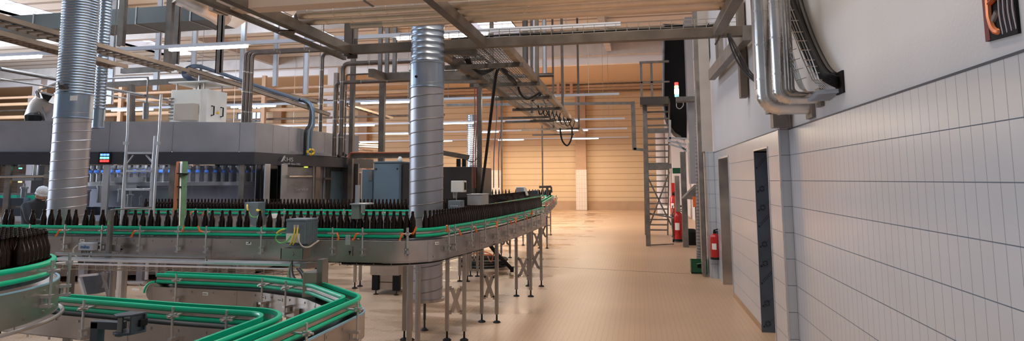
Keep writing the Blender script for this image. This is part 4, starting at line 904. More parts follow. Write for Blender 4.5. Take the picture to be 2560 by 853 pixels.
cdt = thing('steel_conduit', 'pair of thin steel conduits curving into the wall under the mesh tray', 'conduit', (1.25, 5.3, 2.5), )
for k, px in enumerate((1966, 1974, 1982)):
    x = wx(px, 5.3+.04*k); zb = YP(1990, 236-3*k, 5.3).z; y = 5.3+.04*k; R = .05
    b = MB(); b.tube([(x, y, 4.6), (x, y, zb+R)]+[(x+R*(1-math.cos(a)), y, zb+R-R*math.sin(a)) for a in (.4, .8, 1.2, 1.57)]+[(WN+.012, y, zb)], .011, 8); b.build('conduit_tube', STEEL, cdt, smooth=True)
b = MB(); b.mm((wx(1884, 5.8), 5.72, 2.52), (wx(1884, 5.8)+.03, 5.78, 4.6)); single(b, 'cable_strip', 'thin flat strip with clips left of the fat silver wall pipe', 'strip', ALU)
b = MB(); b.mm((1.28, 6.45, 2.24), (1.40, 6.58, 2.40)); b.mm((1.24, 6.4, 2.38), (1.44, 6.6, 2.41)); single(b, 'pipe_support', 'grey support block under the silver wall pipes on the tile corner', 'bracket', GALV)
# mesh tray ladder along the wall with thick black cables entering the wall
mt = thing('wire_cable_tray', 'steep mesh tray guiding black cables into the right wall', 'cable tray', (1.3, 5.2, 2.4))
def XW(px, py, X=1.30): return XP(px, py, X)
L0 = [XW(1938, -40), XW(1952, 0), XW(1985, 80), XW(2012, 150), XW(2032, 200)]
rails_ = []
for off in (0, .33, .66, 1):
    pts_ = [XP(1938+off*18, -40, 1.30), XP(1950+off*20, 0, 1.30), XP(1981+off*20, 80, 1.30), XP(2008+off*22, 150, 1.30), XP(2030+off*18, 200, 1.30), XP(2055+off*16, 222, 1.34)]
    b = MB(); b.tube(pts_, .004, 5); b.build('long_wire', STEEL, mt); rails_.append(pts_)
b = MB()
for i in range(5):
    for f in (0, .33, .66):
        q = [Vector(r[i])*(1-f)+Vector(r[i+1])*f for r in (rails_[0], rails_[3])]; b.tube([q[0]+Vector((.02, 0, 0)), q[0], q[1], q[1]+Vector((.02, 0, 0))], .004, 5)
b.build('cross_wire', STEEL, mt)
b = MB()
for off in range(7):
    pts_ = [XP(1950-off*5+(0 if off < 4 else 0), 0, 1.22), XP(1968-off*3.4, 80, 1.22), XP(1990-off*2.6, 160, 1.23), XP(2012-off*2, 222, 1.25), XP(2032, 236-off, 1.33)]; b.tube(smooth3(pts_, 3), .003, 5)
for k in range(9):
    b.tube([XP(1918+k*9, 10+k*24, 1.22), XP(1950+k*8.2, 2+k*24, 1.22)], .003, 5)
b.build('side_mesh', STEEL, mt)
bc = thing('black_cable_bundle', 'bundle of thick black cables sweeping down the plaster wall into a hole', 'cable bundle', (1.35, 5, 2.4))
for k in range(4):
    b = MB(); o = k*7; b.tube(smooth3([XP(1945+o, -60, 1.345), XP(1958+o, 0, 1.345), XP(1992+o*.9, 80, 1.345), XP(2020+o*.8, 140, 1.345), XP(2050+o*.5, 185-k, 1.35), XP(2078, 205-k*4, 1.38), XP(2098, 214-k*5, 1.46)], 5), .026, 8); b.build('cable', BLACK, bc, smooth=True)
for k in range(3):
    b = MB(); o = k*8; b.tube(smooth3([XP(1976+o, -60, 1.40), XP(1984+o, 0, 1.40), XP(2008+o*.9, 70, 1.40), XP(2030+o*.8, 120, 1.40), XP(2058+o*.5, 165, 1.405), XP(2082, 190-k*3, 1.42), XP(2100, 200-k*4, 1.47)], 5), .022, 8); b.build('cable', BLACKS, bc, smooth=True)
p = XP(2093, 210, WN)
b = MB(); b.mm((WN-.002, p.y-.13, 2.36), (WN+.05, p.y+.04, 2.52)); single(b, 'wall_hole', 'dark wall opening where the thick black cables go in', 'opening', BLACK)
b = MB()
for k in range(7): y0 = p.y+.02+.045*k; b.bar((1.31, y0, 2.385-.004*k), (WN+.01, y0-.05, 2.385-.004*k), .008, .03)
b.bar((1.34, p.y, 2.40), (1.34, p.y+.5, 2.40), .05, .006); single(b, 'cable_bracket', 'toothed steel bracket plate under the black cables at the wall', 'bracket', ALU)
# opening with pipes and cables high on the near wall
wo = thing('wall_penetration', 'opening high on the near wall stuffed with copper pipe and dark cables', 'opening', (WN, 2.85, 2.4))
ya, yb = 2.735, 2.962
b = MB(); b.extr([(WN+.0, ya, 2.303), (WN+.0, yb, 2.318), (WN+.0, yb, 2.75), (WN+.0, ya, 2.75)], (.13, 0, 0)); b.build('recess', BLACK, wo)
b = MB(); b.extr([(WN-.002, yb-.035, 2.318), (WN-.002, yb, 2.318), (WN-.002, yb, 2.75), (WN-.002, yb-.035, 2.75)], (.012, 0, 0)); b.build('reddish_liner', mat('red_brown_liner', (.16, .035, .035), .5), wo)
COP = mat('copper_pipe', (.62, .20, .09), .3, .8)
b = MB(); b.tube(smooth3([(WN-.004, yb-.06, 2.75), (WN-.006, yb-.058, 2.47), (WN-.006, yb-.06, 2.40), (WN-.003, yb-.085, 2.345), (WN+.02, yb-.11, 2.34)], 5), .014, 8); b.tube([(WN-.006, yb-.05, 2.46), (WN-.006, yb-.105, 2.475)], .012, 8); b.build('copper_bend', COP, wo, smooth=True)
b = MB(); b.tube([(WN+.0, yb-.09, 2.50), (WN+.0, yb-.10, 2.75)], .016, 8); b.tube([(WN, yb-.105, 2.42), (WN, yb-.07, 2.39)], .013, 8); b.build('grey_pipe', GALV, wo, smooth=True)
for k in range(7):
    y = yb-.125-k*.0155; b = MB(); b.tube(smooth3([(WN-.002, y, 2.75), (WN-.004, y-.002*(-1)**k, 2.5), (WN-.003, y+.003*(-1)**k, 2.40), (WN+.003, y, 2.322)], 4), .0045, 6); b.build('cable', (mat('pinkish_cable', (.45, .36, .38), .5) if k == 0 else bpy.data.materials['pinkish_cable']) if k % 2 == 0 else BLACKS, wo, smooth=True)
# steel diagonal brace, short bars, cables at the wall end
b = MB(); b.bar(XP(1779, 188, 1.25), XP(1868, 82, 1.25), .10, .17); single(b, 'diagonal_brace', 'grey steel diagonal brace above the plaster by the wall end', 'brace', GALV)
for px, lb in ((1793, 'left'), (1801, 'right')):
    b = MB(); p = XP(px, 93, 1.28); q = XP(px, 165, 1.28); b.mm((p.x-.03, p.y-.04, q.z), (p.x+.03, p.y+.04, 4.2)); single(b, 'short_bar', lb+' of two short upright bars above the diagonal brace', 'bar', GALV)
b = MB(); p = XP(1873, 90, 1.28); b.mm((1.26, 8.15, 2.75), (1.34, 8.3, 4)); single(b, 'wall_post', 'short dark post left of the fat silver wall pipe', 'post', GALVB)
for k in range(3):
    b = MB(); o = k*4; b.tube(smooth3([YP(1812+o, 40, 7.6), YP(1818+o*.6, 80, 7.5), YP(1832+o*2, 130, 7.2), YP(1858+o*1.3, 178-o, 6.9), YP(1890, 206-o*1.2, 6.4)], 5), .010, 6); single(b, 'sagging_cable', ('lowest', 'middle', 'upper')[k]+' of three dark cables sagging from the frame corner to the silver wall pipe', 'cable', BLACKS, smooth=True)
b = MB(); b.bar((.92, 7.4, 3.38), (.92, 5.2, 3.36), .1, .02); b.tube([YP(1788, 112, 7.5), YP(1840, 20, 7.3)], .012, 6); single(b, 'tie_rod', 'steel strap and rod under the right beam of the overhead frame', 'rod', GALV)
# ================================================================== RIGHT SIDE: STAIRS, ELEVATOR, FIRE GEAR
st = thing('steel_staircase', 'open galvanised steel staircase with railing at the end of the aisle', 'staircase', (.5, 19, 0))
xl, xr = .17, .87
b = MB()
for k in range(1, 23):
    z = .17*k; y = 21-.159*k; t_ = MB(); t_.box(((xl+xr)/2, y, z), (xr-xl-.04, .2, .035)); t_.build('tread', GALV, st)
for x in (xl, xr-.01):
    b = MB(); b.bar((x, 21.1, 0.0), (x, 17.42, 3.85), .035, .2); b.build('stringer', GALV, st)
zt = YP(1630, 256, 17.4).z
b = MB(); b.mm((xl-.08, 17.0, zt-.1), (xr-.05, 17.6, zt+.1)); b.build('landing', DARKM, st)
b = MB(); b.mm((xl-.02, 17.44, 0), (xl+.10, 17.54, zt-.05)); b.build('post', GALV, st, bevel=.004)
b = MB()
for z in (2.1, 3.05): b = MB(); b.bar((xl, 17.5, z), (xr, 17.5, z), .06, .13); b.build('cross_rail', GALV, st)
b = MB()
b.bar((xl+.05, 17.5, 1.85), (xr-.06, 17.5, .55), .02, .04); b.bar((xr-.06, 17.52, 1.95), (xl+.05, 17.52, .45), .02, .04); b.bar((xl, 17.5, .02), (xr, 17.6, .05), .02, .03); b.bar((xl+.08, 17.5, .85), (xr, 17.3, .75), .02, .04); b.build('cross_brace', GALV, st)
for x in (xl-.03, xl+.24, ):
    b = MB(); b.mm((x-.03, 17.2, zt+.1), (x+.03, 17.26, zt+1.06)); b.build('railing_post', GALV, st)
b = MB(); b.mm((xl-.07, 17.18, zt+1.04), (xr, 17.28, zt+1.09)); b.build('railing', GALV, st); b = MB(); b.mm((xl-.05, 17.2, zt+.5), (xr, 17.24, zt+.54)); b.build('railing', GALV, st)
b = MB()
for k, (x0, y0, x1, y1) in enumerate(((1675, 300, 1675, 350), (1668, 352, 1716, 362), (1668, 345, 1716, 347), (1672, 360, 1716, 374), (1690, 352, 1716, 380))): b.bar(YP(x0, y0, 17.2), YP(x1, y1, 17.2), .05, .05)
b.build('guard_bars', ALU, st)
# elevator: black shaft cover with rounded foot
b = MB(); pr_ = [(1660, 60), (1717, 60), (1717, 346), (1704, 344), (1688, 334), (1674, 316), (1665, 292), (1660, 262)]
b.extr([YP(x, y, 18.2) for x, y in pr_], (0, .9, 0)); el = single(b, 'elevator_cover', 'tall black shaft cover with rounded foot behind the stairs', 'shaft cover', BLACK)
b = MB(); b.tube([YP(x-2, y, 18.15) for x, y in pr_[3:]]+[YP(1659, 60, 18.15)], .04, 6); b.build('edge_strip', GALV, el)
b = MB(); a, c = YP(1709, 20, 16.6), YP(1741, 460, 16.6); b.mm((a.x+.02, 16.6, c.z), (c.x+.03, 17.1, 5.9)); sc_ = single(b, 'sheet_casing', 'shiny tall sheet metal casing right of the black shaft cover', 'casing', mat('grey_sheet', (.50, .50, .54), .35, .7, noise=(1, .15)))
b = MB(); b.extr([YP(1706, 497, 16.5), YP(1741, 462, 16.5), YP(1741, 500, 16.5)], (0, .6, 0)); b.build('chute_foot', GALV, sc_)
for px, y0, w, lb in ((1707, 380, .07, 'left'), (1741, 470, .05, 'right')):
    b = MB(); p = YP(px, y0, 17.3); b.mm((p.x-w, 17.28, 0), (p.x+w, 17.4, p.z)); single(b, 'steel_post', lb+' steel post under the sheet metal casing', 'post', GALV)
b = MB(); a, c = YP(1690, 256, 16.3), YP(1736, 243, 16.3); b.mm((a.x, 16.1, a.z), (c.x, 16.4, c.z)); shelf = single(b, 'lamp_bracket', 'short steel bracket holding the stack light', 'bracket', GALV)
sl = thing('stack_light', 'signal tower glowing red, amber and green before the black shaft', 'signal light', YP(1692, 242, 16.25))
p = YP(1692, 242, 16.25)
for z0, z1, r, m in ((0, .06, .05, LG), (.06, .20, .055, LW), (.20, .28, .05, LA), (.28, .36, .045, LR)):
    b = MB(); b.lathe([(r*.9, z0), (r, z0+.01), (r, z1-.01), (r*.9, z1)], p, 14); b.build('lamp_segment', m, sl, smooth=True)
b = MB(); b.tube(smooth3([YP(1691, 258, 16.2), YP(1692, 268, 16.2), YP(1700, 272, 16.2), YP(1708, 264, 16.2), YP(1708, 257, 16.2)], 4), .012, 5); single(b, 'thin_cable', 'small cable loop hanging below the stack light bracket', 'cable', CGRY, smooth=True)
# grey flexible hose standing down the wall end
hz = thing('suction_hose', 'thick ribbed grey hose hanging down beside the tiled pier', 'hose', (1.2, 13, .25))
P = [YP(1757, 652, 13.3), YP(1757, 560, 13.3), YP(1755, 450, 13.3), YP(1753, 330, 13.3), YP(1752, 240, 13.3), YP(1755, 180, 13.3), YP(1762, 130, 13.3), YP(1766, 60, 13.3)]
Q = smooth3(P, 26); b = MB(); b.tube(Q, [.118+.008*(k % 2) for k in range(len(Q))], 18); b.build('hose_body', HOSE, hz, smooth=False)
b = MB()
for k in range(4): b.tube(smooth3([YP(1735+k*4, 150, 15), YP(1742+k*3, 130-k*6, 15), YP(1752, 90, 15)], 3), .02, 6)
single(b, 'pipe_cluster', 'small cluster of fittings above the ribbed grey hose', 'pipe', GALV)
# fire extinguishers
def extinguisher(lb, c, h, r, wheels=False):
    t = thing('fire_extinguisher', lb, 'fire extinguisher', c); c = Vector(c)
    b = MB(); b.lathe([(r*.9, .0), (r, .03*h), (r, .70*h), (r*.85, .78*h), (r*.45, .83*h), (r*.3, .84*h)], c, 20); b.build('cylinder', RED, t, smooth=True)
    b = MB(); b.lathe([(r*1.03, -.005), (r*1.03, .06*h), (r, .065*h)], c, 20); b.build('base_ring', BLACK, t, smooth=True)
    b = MB(); b.lathe([(r*.3, .83*h), (r*.32, .9*h), (r*.2, .92*h), (r*.2, .95*h)], c, 10); b.bar(c+Vector((-r*.2, 0, .94*h)), c+Vector((r*1.0, -.02, .99*h)), .03, .02); b.bar(c+Vector((-r*.2, 0, .90*h)), c+Vector((r*.9, -.02, .90*h)), .03, .02); b.build('valve', BLACK, t)
    b = MB(); b.tube(smooth3([c+Vector((r*.3, -r*.3, .88*h)), c+Vector((r*1.2, -r*.6, .75*h)), c+Vector((r*1.15, -r*.5, .4*h)), c+Vector((r*1.05, -r*.4, .2*h))], 4), .012, 6); b.build('discharge_hose', BLACKS, t, smooth=True)
    b = MB()
    for k in range(9):
        a = -2.3+k*.11; b.box(c+Vector((r*1.004*math.cos(a), r*1.004*math.sin(a), .42*h)), (.004, r*.11, .2*h), a)
    b.build('label_sticker', WHITE, t, label='pale instruction sticker')
    if wheels:
        b = MB()
        for s in (-1, 1): b.lathe([(.08, -.02), (.09, 0), (.08, .02)], c+Vector((s*r*1.1, .05, .02)), 14, Matrix.Rotation(PI/2, 3, 'Y'))
        b.build('wheel', BLACK, t)
        b = MB(); b.tube([c+Vector((-r*1.1, -.02, .05)), c+Vector((-r*1.1, -.02, h)), c+Vector((r*1.0, -.02, h))], .018, 6); b.tube(smooth3([c+Vector((-r, -.05, .9*h)), c+Vector((-r*1.35, -.08, .6*h)), c+Vector((-r*1.2, -.08, .25*h)), c+Vector((-r*1.4, -.06, .12*h))], 4), .022, 6); b.build('trolley_frame', GALV, t)
    return t
p = YP(1790, 648, 11.93); extinguisher('small red fire extinguisher fixed low on the tiled pier above the green crate', (p.x-.01, 11.93, p.z), .53, .078)
q = ZP(1697, 606, 0); extinguisher('big red wheeled fire extinguisher under the sheet metal casing', (q.x, q.y, .03), .98, .13, True)
q = YP(1684, 540, 26); extinguisher('far red fire extinguisher seen through the stairs', (q.x, 26, q.z), .95, .12)
q = YP(1684, 480, 26); b = MB(); b.mm((q.x-.08, 26, q.z-.3), (q.x+.08, 26.1, q.z+.35)); single(b, 'red_box', 'narrow red box above the far extinguisher behind the stairs', 'box', RED)
b = MB(); a, c = YP(1732, 492, 16.4), YP(1741, 518, 16.4); b.mm((a.x, 16.4, c.z), (c.x, 16.5, a.z)); single(b, 'orange_box', 'small orange box below the sheet metal casing', 'box', ORANGE)
b = MB(); b.lathe([(.2, 0), (.24, .15), (.22, .35), (.1, .42)], ZP(1728, 612, 0), 14); single(b, 'black_bin', 'round black container behind the steel post by the big extinguisher', 'bin', BLACK, smooth=True)
b = MB(); a, c = YP(1687, 440, 18.6), YP(1701, 530, 18.6); b.mm((a.x, 18.6, c.z), (c.x, 18.8, a.z)); single(b, 'steel_cabinet', 'narrow shiny cabinet above the big wheeled extinguisher', 'cabinet', STEELB)
b = MB(); a, c = YP(1682, 434, 18.5), YP(1696, 420, 18.5); b.mm((a.x, 18.5, a.z), (c.x+.1, 18.7, c.z)); single(b, 'green_pad', 'dark green pad on the narrow shiny cabinet', 'pad', CRATE)
for k, (px, r) in enumerate(((1648, .22), (1668, .17), (1690, .14))):
    b = MB(); q = YP(px, 300, 33); b.lathe([(r, 0), (r, 5.2 if k else 4.3)], (q.x, 33, 0), 16); single(b, 'tan_pipe', ('left', 'middle', 'right')[k]+' of three upright beige pipes behind the stairs', 'pipe', CONCW, 'beige pipes behind the stairs', smooth=True)
b = MB(); a, c = YP(1658, 520, 30), YP(1670, 530, 30); b.mm((a.x, 30, 0), (c.x+.3, 30.3, .55)); single(b, 'white_box', 'small white box on the floor behind the stairs', 'box', WHITE)
# green bottle crate
cr = thing('bottle_crate', 'dark green plastic bottle crate on the floor beside the tiled pier', 'crate', (1.1, 12.7, 0))
b = MB(); x0, x1, y0, y1 = .925, 1.265, 12.57, 12.87
b.mm((x0, y0, 0), (x1, y1, .02))
for (a0, b0, a1, b1) in ((x0, y1-.012, x1, y1), (x0, y0, x0+.012, y1), (x1-.012, y0, x1, y1)): b.mm((a0, b0, 0), (a1, b1, .235))
b.mm((x0, y0, 0), (x1, y0+.012, .10)); b.mm((x0, y0, .17), (x1, y0+.012, .235)); b.mm((x0, y0, .10), (x0+.11, y0+.012, .17)); b.mm((x1-.11, y0, .10), (x1, y0+.012, .17)); b.mm((x0-.006, y0-.006, .215), (x1+.006, y0, .235)); b.build('crate_body', CRATE, cr, bevel=.002)
b = MB(); b.mm((x0+.02, y0+.014, .02), (x1-.02, y1-.02, .20)); b.build('crate_inside', BLACK, cr)
b = MB(); b.tube([(x0+.10, y0-.004, .175), (x0+.17, y0-.01, .19), (x0+.24, y0-.004, .175)], .009, 6); b.build('grip', mat('worn_green_grip', (.10, .30, .20), .45), cr)
# floor details: drains, coil
for py, lb in ((537, 'far'), (554, 'near')):
    p, q = ZP(1464, py-1, 0), ZP(1485, py+1, 0); b = MB(); b.mm((p.x, p.y-.7, 0), (q.x, p.y+.0, .012)); single(b, 'drain_cover', lb+' flat drain cover in the floor before the tan wall', 'drain', mat('rust_drain', (.35, .22, .13), .6) if py == 537 else bpy.data.materials['rust_drain'])
b = MB(); c = Vector((-3.1, 12.75, .03))
for k in range(9):
    r = .40+.03*(k % 3)+random.uniform(-.02, .02); z = .03+.05*(k//3); b.tube([c+Vector((r*math.cos(a*PI/14)+random.uniform(-.008, .008), r*1.1*math.sin(a*PI/14), z)) for a in range(28)], .022, 6, True)
single(b, 'hose_coil', 'black hose coiled on the floor under the second conveyor', 'hose', BLACKS, smooth=True)
b = MB(); b.tube(smooth3([c+Vector((-.35, -.2, .2)), c+Vector((-.1, .2, .26)), c+Vector((.2, -.15, .24)), c+Vector((.1, -.3, .26)), c+Vector((-.2, .1, .24)), c+Vector((.05, .1, .6)), c+Vector((.15, .1, .95))], 6), .012, 6); single(b, 'orange_cable', 'orange cable lying on the black hose coil', 'cable', ORANGE, smooth=True)
b = MB(); b.tube(smooth3([YP(1219, 640, 11), YP(1228, 655, 11.6), YP(1236, 630, 11.6), YP(1244, 615, 11.2)], 6), .01, 5); single(b, 'thin_cable', 'thin brown cable loop above the black hose coil', 'cable', COP, smooth=True)
# steel box on black feet under the curve
tr = thing('floor_cabinet', 'stainless cabinet on black legs under the conveyor behind the curve', 'cabinet', (-3.9, 9.5, 0))
a, c = YP(925, 690, 9.45), YP(1003, 668, 9.45)
b = MB(); b.mm((a.x, 9.45, .30), (c.x-.04, 10.0, .56)); b.build('body', STEELB, tr, bevel=.006)
b = MB(); b.mm((a.x+.05, 9.5, .08), (c.x-.1, 9.95, .30)); b.build('lower_body', STEELB, tr)
b = MB(); b.mm((a.x+.05, 9.49, .185), (c.x-.1, 9.5, .193)); b.build('seam', BLACK, tr)
for x in (a.x+.03, c.x-.14):
    b = MB(); b.mm((x, 9.455, .07), (x+.10, 9.55, .30)); l = b.build('leg', BLACK, tr); b = MB(); b.lathe([(.04, 0), (.04, .01), (.012, .02), (.012, .08)], (x+.05, 9.5, 0), 10); b.build('foot', DARKM, l)
# cabinets right of the machine
bl = thing('switch_cabinet', 'large blue-grey switch cabinet left of the thick cut-off duct', 'cabinet', (-4.9, 12, 0))
a, c = YP(933, 500, 12), YP(1002, 407, 12)
b = MB(); b.mm((a.x, 12, .2), (c.x, 12.7, c.z)); b.mm((a.x-.02, 11.98, c.z), (c.x+.02, 12.72, c.z+.03)); b.build('body', BLUEG, bl, bevel=.006)
b = MB(); b.mm((a.x+.02, 11.98, .25), (c.x-.02, 12, c.z-.03)); b.build('door', mat('blue_grey_door', (.15, .22, .28), .35, .2, noise=(1.5, .2)), bl, bevel=.005)
b = MB()
for x in (a.x+.06, c.x-.06): b.lathe([(.02, 0), (.02, .012)], (x, 11.98, c.z-.12), 8, Matrix.Rotation(PI/2, 3, 'X'))
b.build('lock', DARKM, bl)
b = MB(); b.mm((c.x+.02, 12.05, .2), (c.x+.25, 12.7, c.z-.02)); b.build('side_body', DARKM, bl)
b = MB(); p = YP(1000, 403, 12.2); b.lathe([(.03, 0), (.05, .03), (.05, .07), (.02, .11)], (p.x, 12.2, c.z+.02), 10); b.build('signal_horn', WHITE, bl, smooth=True)
b = MB(); a, c = YP(904, 500, 12.4), YP(932, 424, 12.4); b.mm((a.x, 12.4, .3), (c.x, 12.8, c.z)); nb = single(b, 'narrow_cabinet', 'narrow blue-grey cabinet at the left side of the large switch cabinet', 'cabinet', BLUEG, bevel=.005)
b = MB(); a2 = YP(921, 452, 12.38); b.mm((a2.x, 12.385, a2.z-.0), (c.x-.01, 12.4, c.z-.02)); b.build('label_panel', GALV, nb)
b = MB(); a, c = YP(1113, 491, 14), YP(1179, 417, 14); b.mm((a.x-1.3, 14, .9), (c.x, 16, c.z)); dp = single(b, 'machine_housing', 'dark grey machine housing right of the thick cut-off duct', 'machine', DARKM, bevel=.006)
b = MB()
for px in (1146, 1160): q = YP(px, 416, 14.5); b.mm((q.x-.05, 14.5, c.z), (q.x+.03, 14.6, c.z+.2))
b.build('black_fitting', BLACK, dp)
COP2 = mat('burnt_red_orange_hose', (.42, .11, .04), .5)
tk = thing('cable_duct', 'horizontal cable duct with an orange hose above the blue-grey cabinet', 'trunking', (-5, 13.6, 2.3))
b = MB(); b.bar(YP(880, 390, 13.6), YP(1025, 388, 13.6), .1, .12); b.bar(YP(1105, 382, 13.6), YP(1172, 394, 13.9), .1, .10); b.build('trunk_body', GALVB, tk)
b = MB(); b.tube(smooth3([YP(872, 396, 13.5), YP(874, 386, 13.5), YP(884, 382, 13.5), YP(950, 382, 13.5), YP(1025, 381, 13.5)], 5), .018, 7); b.build('orange_hose', COP2, tk, smooth=True)
b = MB(); b.tube(smooth3([YP(845, 392, 13.3), YP(856, 384, 13.3), YP(866, 390, 13.3)], 4), .04, 7); b.build('black_hose', BLACKS, tk, smooth=True)
for k, (x0, x1, y) in enumerate(((893, 948, 368), (893, 930, 375), (893, 945, 363))):
    b = MB(); b.tube([YP(x0, y, 17), YP(x1, y+3, 17.3)], .06, 10); single(b, 'silver_pipe', ('middle', 'lowest', 'top')[k]+' of three silver pipes behind the hood right end', 'pipe', JACKET, 'silver pipes behind the hood end', smooth=True)
# back wall pipes
pk = thing('pipe_rack', 'wide rack of brown horizontal pipes far behind the machine hood', 'pipe rack', (-18, 26, 0))
for k, (z, r, m) in enumerate(((4.25, .07, COLB), (4.55, .05, PIPE), (4.95, .09, TAN), (5.3, .05, PIPE), (5.6, .08, TAN), (5.95, .06, COLB))):
    b = MB(); b.tube([(-36, 26+.12*(k % 2), z), (-7.2-.9*(k % 3), 26+.12*(k % 2), z)], r, 8); b.build('pipe_run', m, pk, smooth=True)
for x in (-33, -28.5, -24, -20, -16.5, -13, -9.5):
    b = MB(); b.mm((x-.09, 25.75, 3.6 if x > -20 else 0), (x+.09, 25.9, 6.5)); b.build('rack_post', GALVB if int(x) % 2 else COLB, pk)
for k, (y, lb) in enumerate(((188, 'topmost'), (196, 'second'), (204, 'third'), (211, 'fourth'), (218, 'fifth'), (225, 'lowest'))):
    p = YP(1600, y, 36); b = MB(); b.tube([(-30, 36, p.z), (1.6, 36, p.z)], (.06, .09, .07, .09, .06, .05)[k], 8); single(b, 'wall_pipe_run', lb+' of the brown pipes running along the top of the tan back wall', 'pipe', (COLB, TAN, PIPE, TAN, COLB, PIPE)[k], 'pipes along the back wall', smooth=True)
for px, lb in ((1428, 'right'), (1410, 'middle'), (1395, 'left')):
    b = MB(); p, q = YP(px, 180, 35.5), YP(px, 235, 35.5); b.mm((p.x-.08, 35.4, q.z), (p.x+.08, 35.5, 7.2)); single(b, 'pipe_hanger', lb+' of the three pipe hangers at the back wall right of the cable bridge', 'hanger', COLB)
lc = thing('pipe_run', 'long thin pipe crossing the hall then stepping down to the stairs', 'pipe', (0, 19, 3.9))
b = MB(); b.bar(YP(1115, 263, 19), YP(1580, 258, 19), .06, .08); b.bar(YP(1582, 254, 19), YP(1586, 375, 19), .12, .08); b.bar(YP(1584, 373, 19), YP(1610, 375, 19), .08, .08); b.build('pipe_body', GALV, lc)
# ================================================================== BOXES AND MOTORS ON THE CONVEYORS
md = thing('drive_motor', 'grey-blue drive motor box with yellow and green cables on the front conveyor', 'motor', YP(745, 600, 5.85))
a, c = YP(714, 618, 5.72), YP(771, 550, 5.72)
b = MB(); b.mm((a.x, 5.72, a.z+.03), (c.x-.03, 5.95, c.z)); b.mm((a.x-.005, 5.715, c.z-.015), (c.x-.025, 5.955, c.z+.006)); b.build('housing', MOTOR, md, bevel=.006)
b = MB()
for k in range(10): b.mm((c.x-.03, 5.735+k*.021, a.z+.06), (c.x-.015, 5.745+k*.021, c.z-.02))
b.build('cooling_fins', MOTOR, md)
b = MB(); b.mm((a.x+.01, 5.705, a.z+.045), (c.x-.085, 5.72, a.z+.13)); b.build('type_plate', WHITE, md)
b = MB(); b.lathe([(.07, -.02), (.09, 0), (.06, .03)], ((a.x+c.x)/2-.02, 5.8, a.z+.01), 14); b.build('gear_flange', MOTOR, md, smooth=True)
for k, (x0, m) in enumerate(((735, CYEL), (742, CYEL))):
    b = MB(); b.lathe([(.012, 0), (.012, .035)], YP(x0+2, 572, 5.71), 8); b.build('plug', CGRY, md)
    b = MB(); b.tube(smooth3([YP(x0+2, 570, 5.70), YP(x0, 585, 5.68), YP(x0-6, 605, 5.68), YP(x0-10, 612, 5.69)], 5), .007, 6); b.build('yellow_cable', m, md, smooth=True)
b = MB(); b.tube(smooth3([YP(727, 590, 5.7), YP(716, 604, 5.68), YP(700, 608, 5.68), YP(690, 600, 5.68), YP(691, 590, 5.68), YP(704, 585, 5.7)], 6), .006, 6); b.build('green_cable', CGRN, md, smooth=True)
b = MB(); b.tube(smooth3([YP(692, 584, 5.7), YP(700, 577, 5.7), YP(712, 573, 5.71)], 5), .009, 6); b.build('yellow_plug', CYEL, md, smooth=True)
b = MB(); b.tube(smooth3([YP(743, 580, 5.70), YP(746, 600, 5.68), YP(756, 616, 5.7), YP(772, 618, 5.74), YP(788, 608, 5.9), YP(797, 602, 5.99)], 6), .008, 6); b.build('grey_cable', CGRY, md, smooth=True)
b = MB(); a, c = YP(701, 648, 5.75), YP(765, 622, 5.75); b.mm((a.x, 5.75, a.z), (c.x-.03, 5.757, c.z)); b.mm((c.x-.035, 5.75, a.z), (c.x-.028, 5.9, c.z)); b.mm((a.x, 5.75, a.z), (a.x+.008, 6.0, c.z))
b.lathe([(.02, 0), (.02, .012)], ((a.x+c.x)/2-.01, 5.748, (a.z+c.z)/2), 12, Matrix.Rotation(PI/2, 3, 'X')); b.build('mounting_plate', STEELB, md)
mb_ = thing('sensor_box', 'small grey box with blue lettering and cables below the front rail', 'junction box', YP(215, 617, 5.93))
a, c = YP(195, 626, 5.93), YP(232, 608, 5.93)
b = MB(); b.mm((a.x, 5.93, a.z), (c.x, 6.0, c.z)); b.build('housing', mat('light_grey_box', (.50, .52, .55), .4), mb_, bevel=.006)
text('miho', .055, (a.x+.03, 5.927, a.z+.02), (1, 0, 0), (0, 0, 1), mat('blue_print', (.05, .16, .35), .5), mb_)
for k in range(6): b = MB(); x = a.x+.02+k*.02; b.tube([(x, 5.96, a.z), (x+.005, 5.95, a.z-.04), (x+.012, 5.97, a.z-.07)], .004, 5); b.build('cable', BLACKS, mb_)
b = MB(); b.tube(smooth3([YP(194, 613, 5.92), YP(184, 622, 5.9), YP(184, 634, 5.9), YP(196, 646, 5.92)], 5), .007, 6); b.tube(smooth3([YP(228, 630, 5.92), YP(224, 640, 5.9), YP(219, 647, 5.9)], 4), .006, 6); b.build('cable', CGRY, mb_, smooth=True)
sp_ = thing('sensor_post', 'upright steel sensor arm standing over the front row at left', 'sensor arm', YP(262, 640, 5.88))
b = MB(); p, q = YP(270, 655, 5.88), YP(274, 525, 5.88); b.mm((p.x-.022, 5.86, p.z), (p.x+.022, 5.90, q.z)); b.bar((p.x, 5.88, q.z), (p.x+.12, 6.3, q.z+.01), .04, .012); b.build('arm', GALV, sp_, bevel=.003)
b = MB(); p2 = YP(272, 620, 5.86); b.bar((p2.x-.03, 5.93, p2.z), (p2.x+.1, 5.93, p2.z), .05, .05); b.tube([(p2.x, 5.92, p2.z-.03), (p2.x+.1, 5.92, p2.z-.03)], .02, 8); b.build('clamp', STEEL, sp_)
b = MB(); p3 = YP(272, 557, 5.858); b.mm((p3.x-.008, 5.855, p3.z-.02), (p3.x+.008, 5.86, p3.z+.02)); b.build('sight_window', CGRN, sp_)
sb = thing('sensor_box', 'grey-green sensor box with a flat arm on an upright bar over the front bottles', 'sensor', YP(893, 530, 6.1))
a, c = YP(878, 548, 6.02), YP(898, 512, 6.02)
b = MB(); b.mm((a.x, 6.02, a.z), (c.x, 6.10, c.z)); b.build('housing', mat('grey_green_box', (.20, .25, .24), .45), sb, bevel=.004)
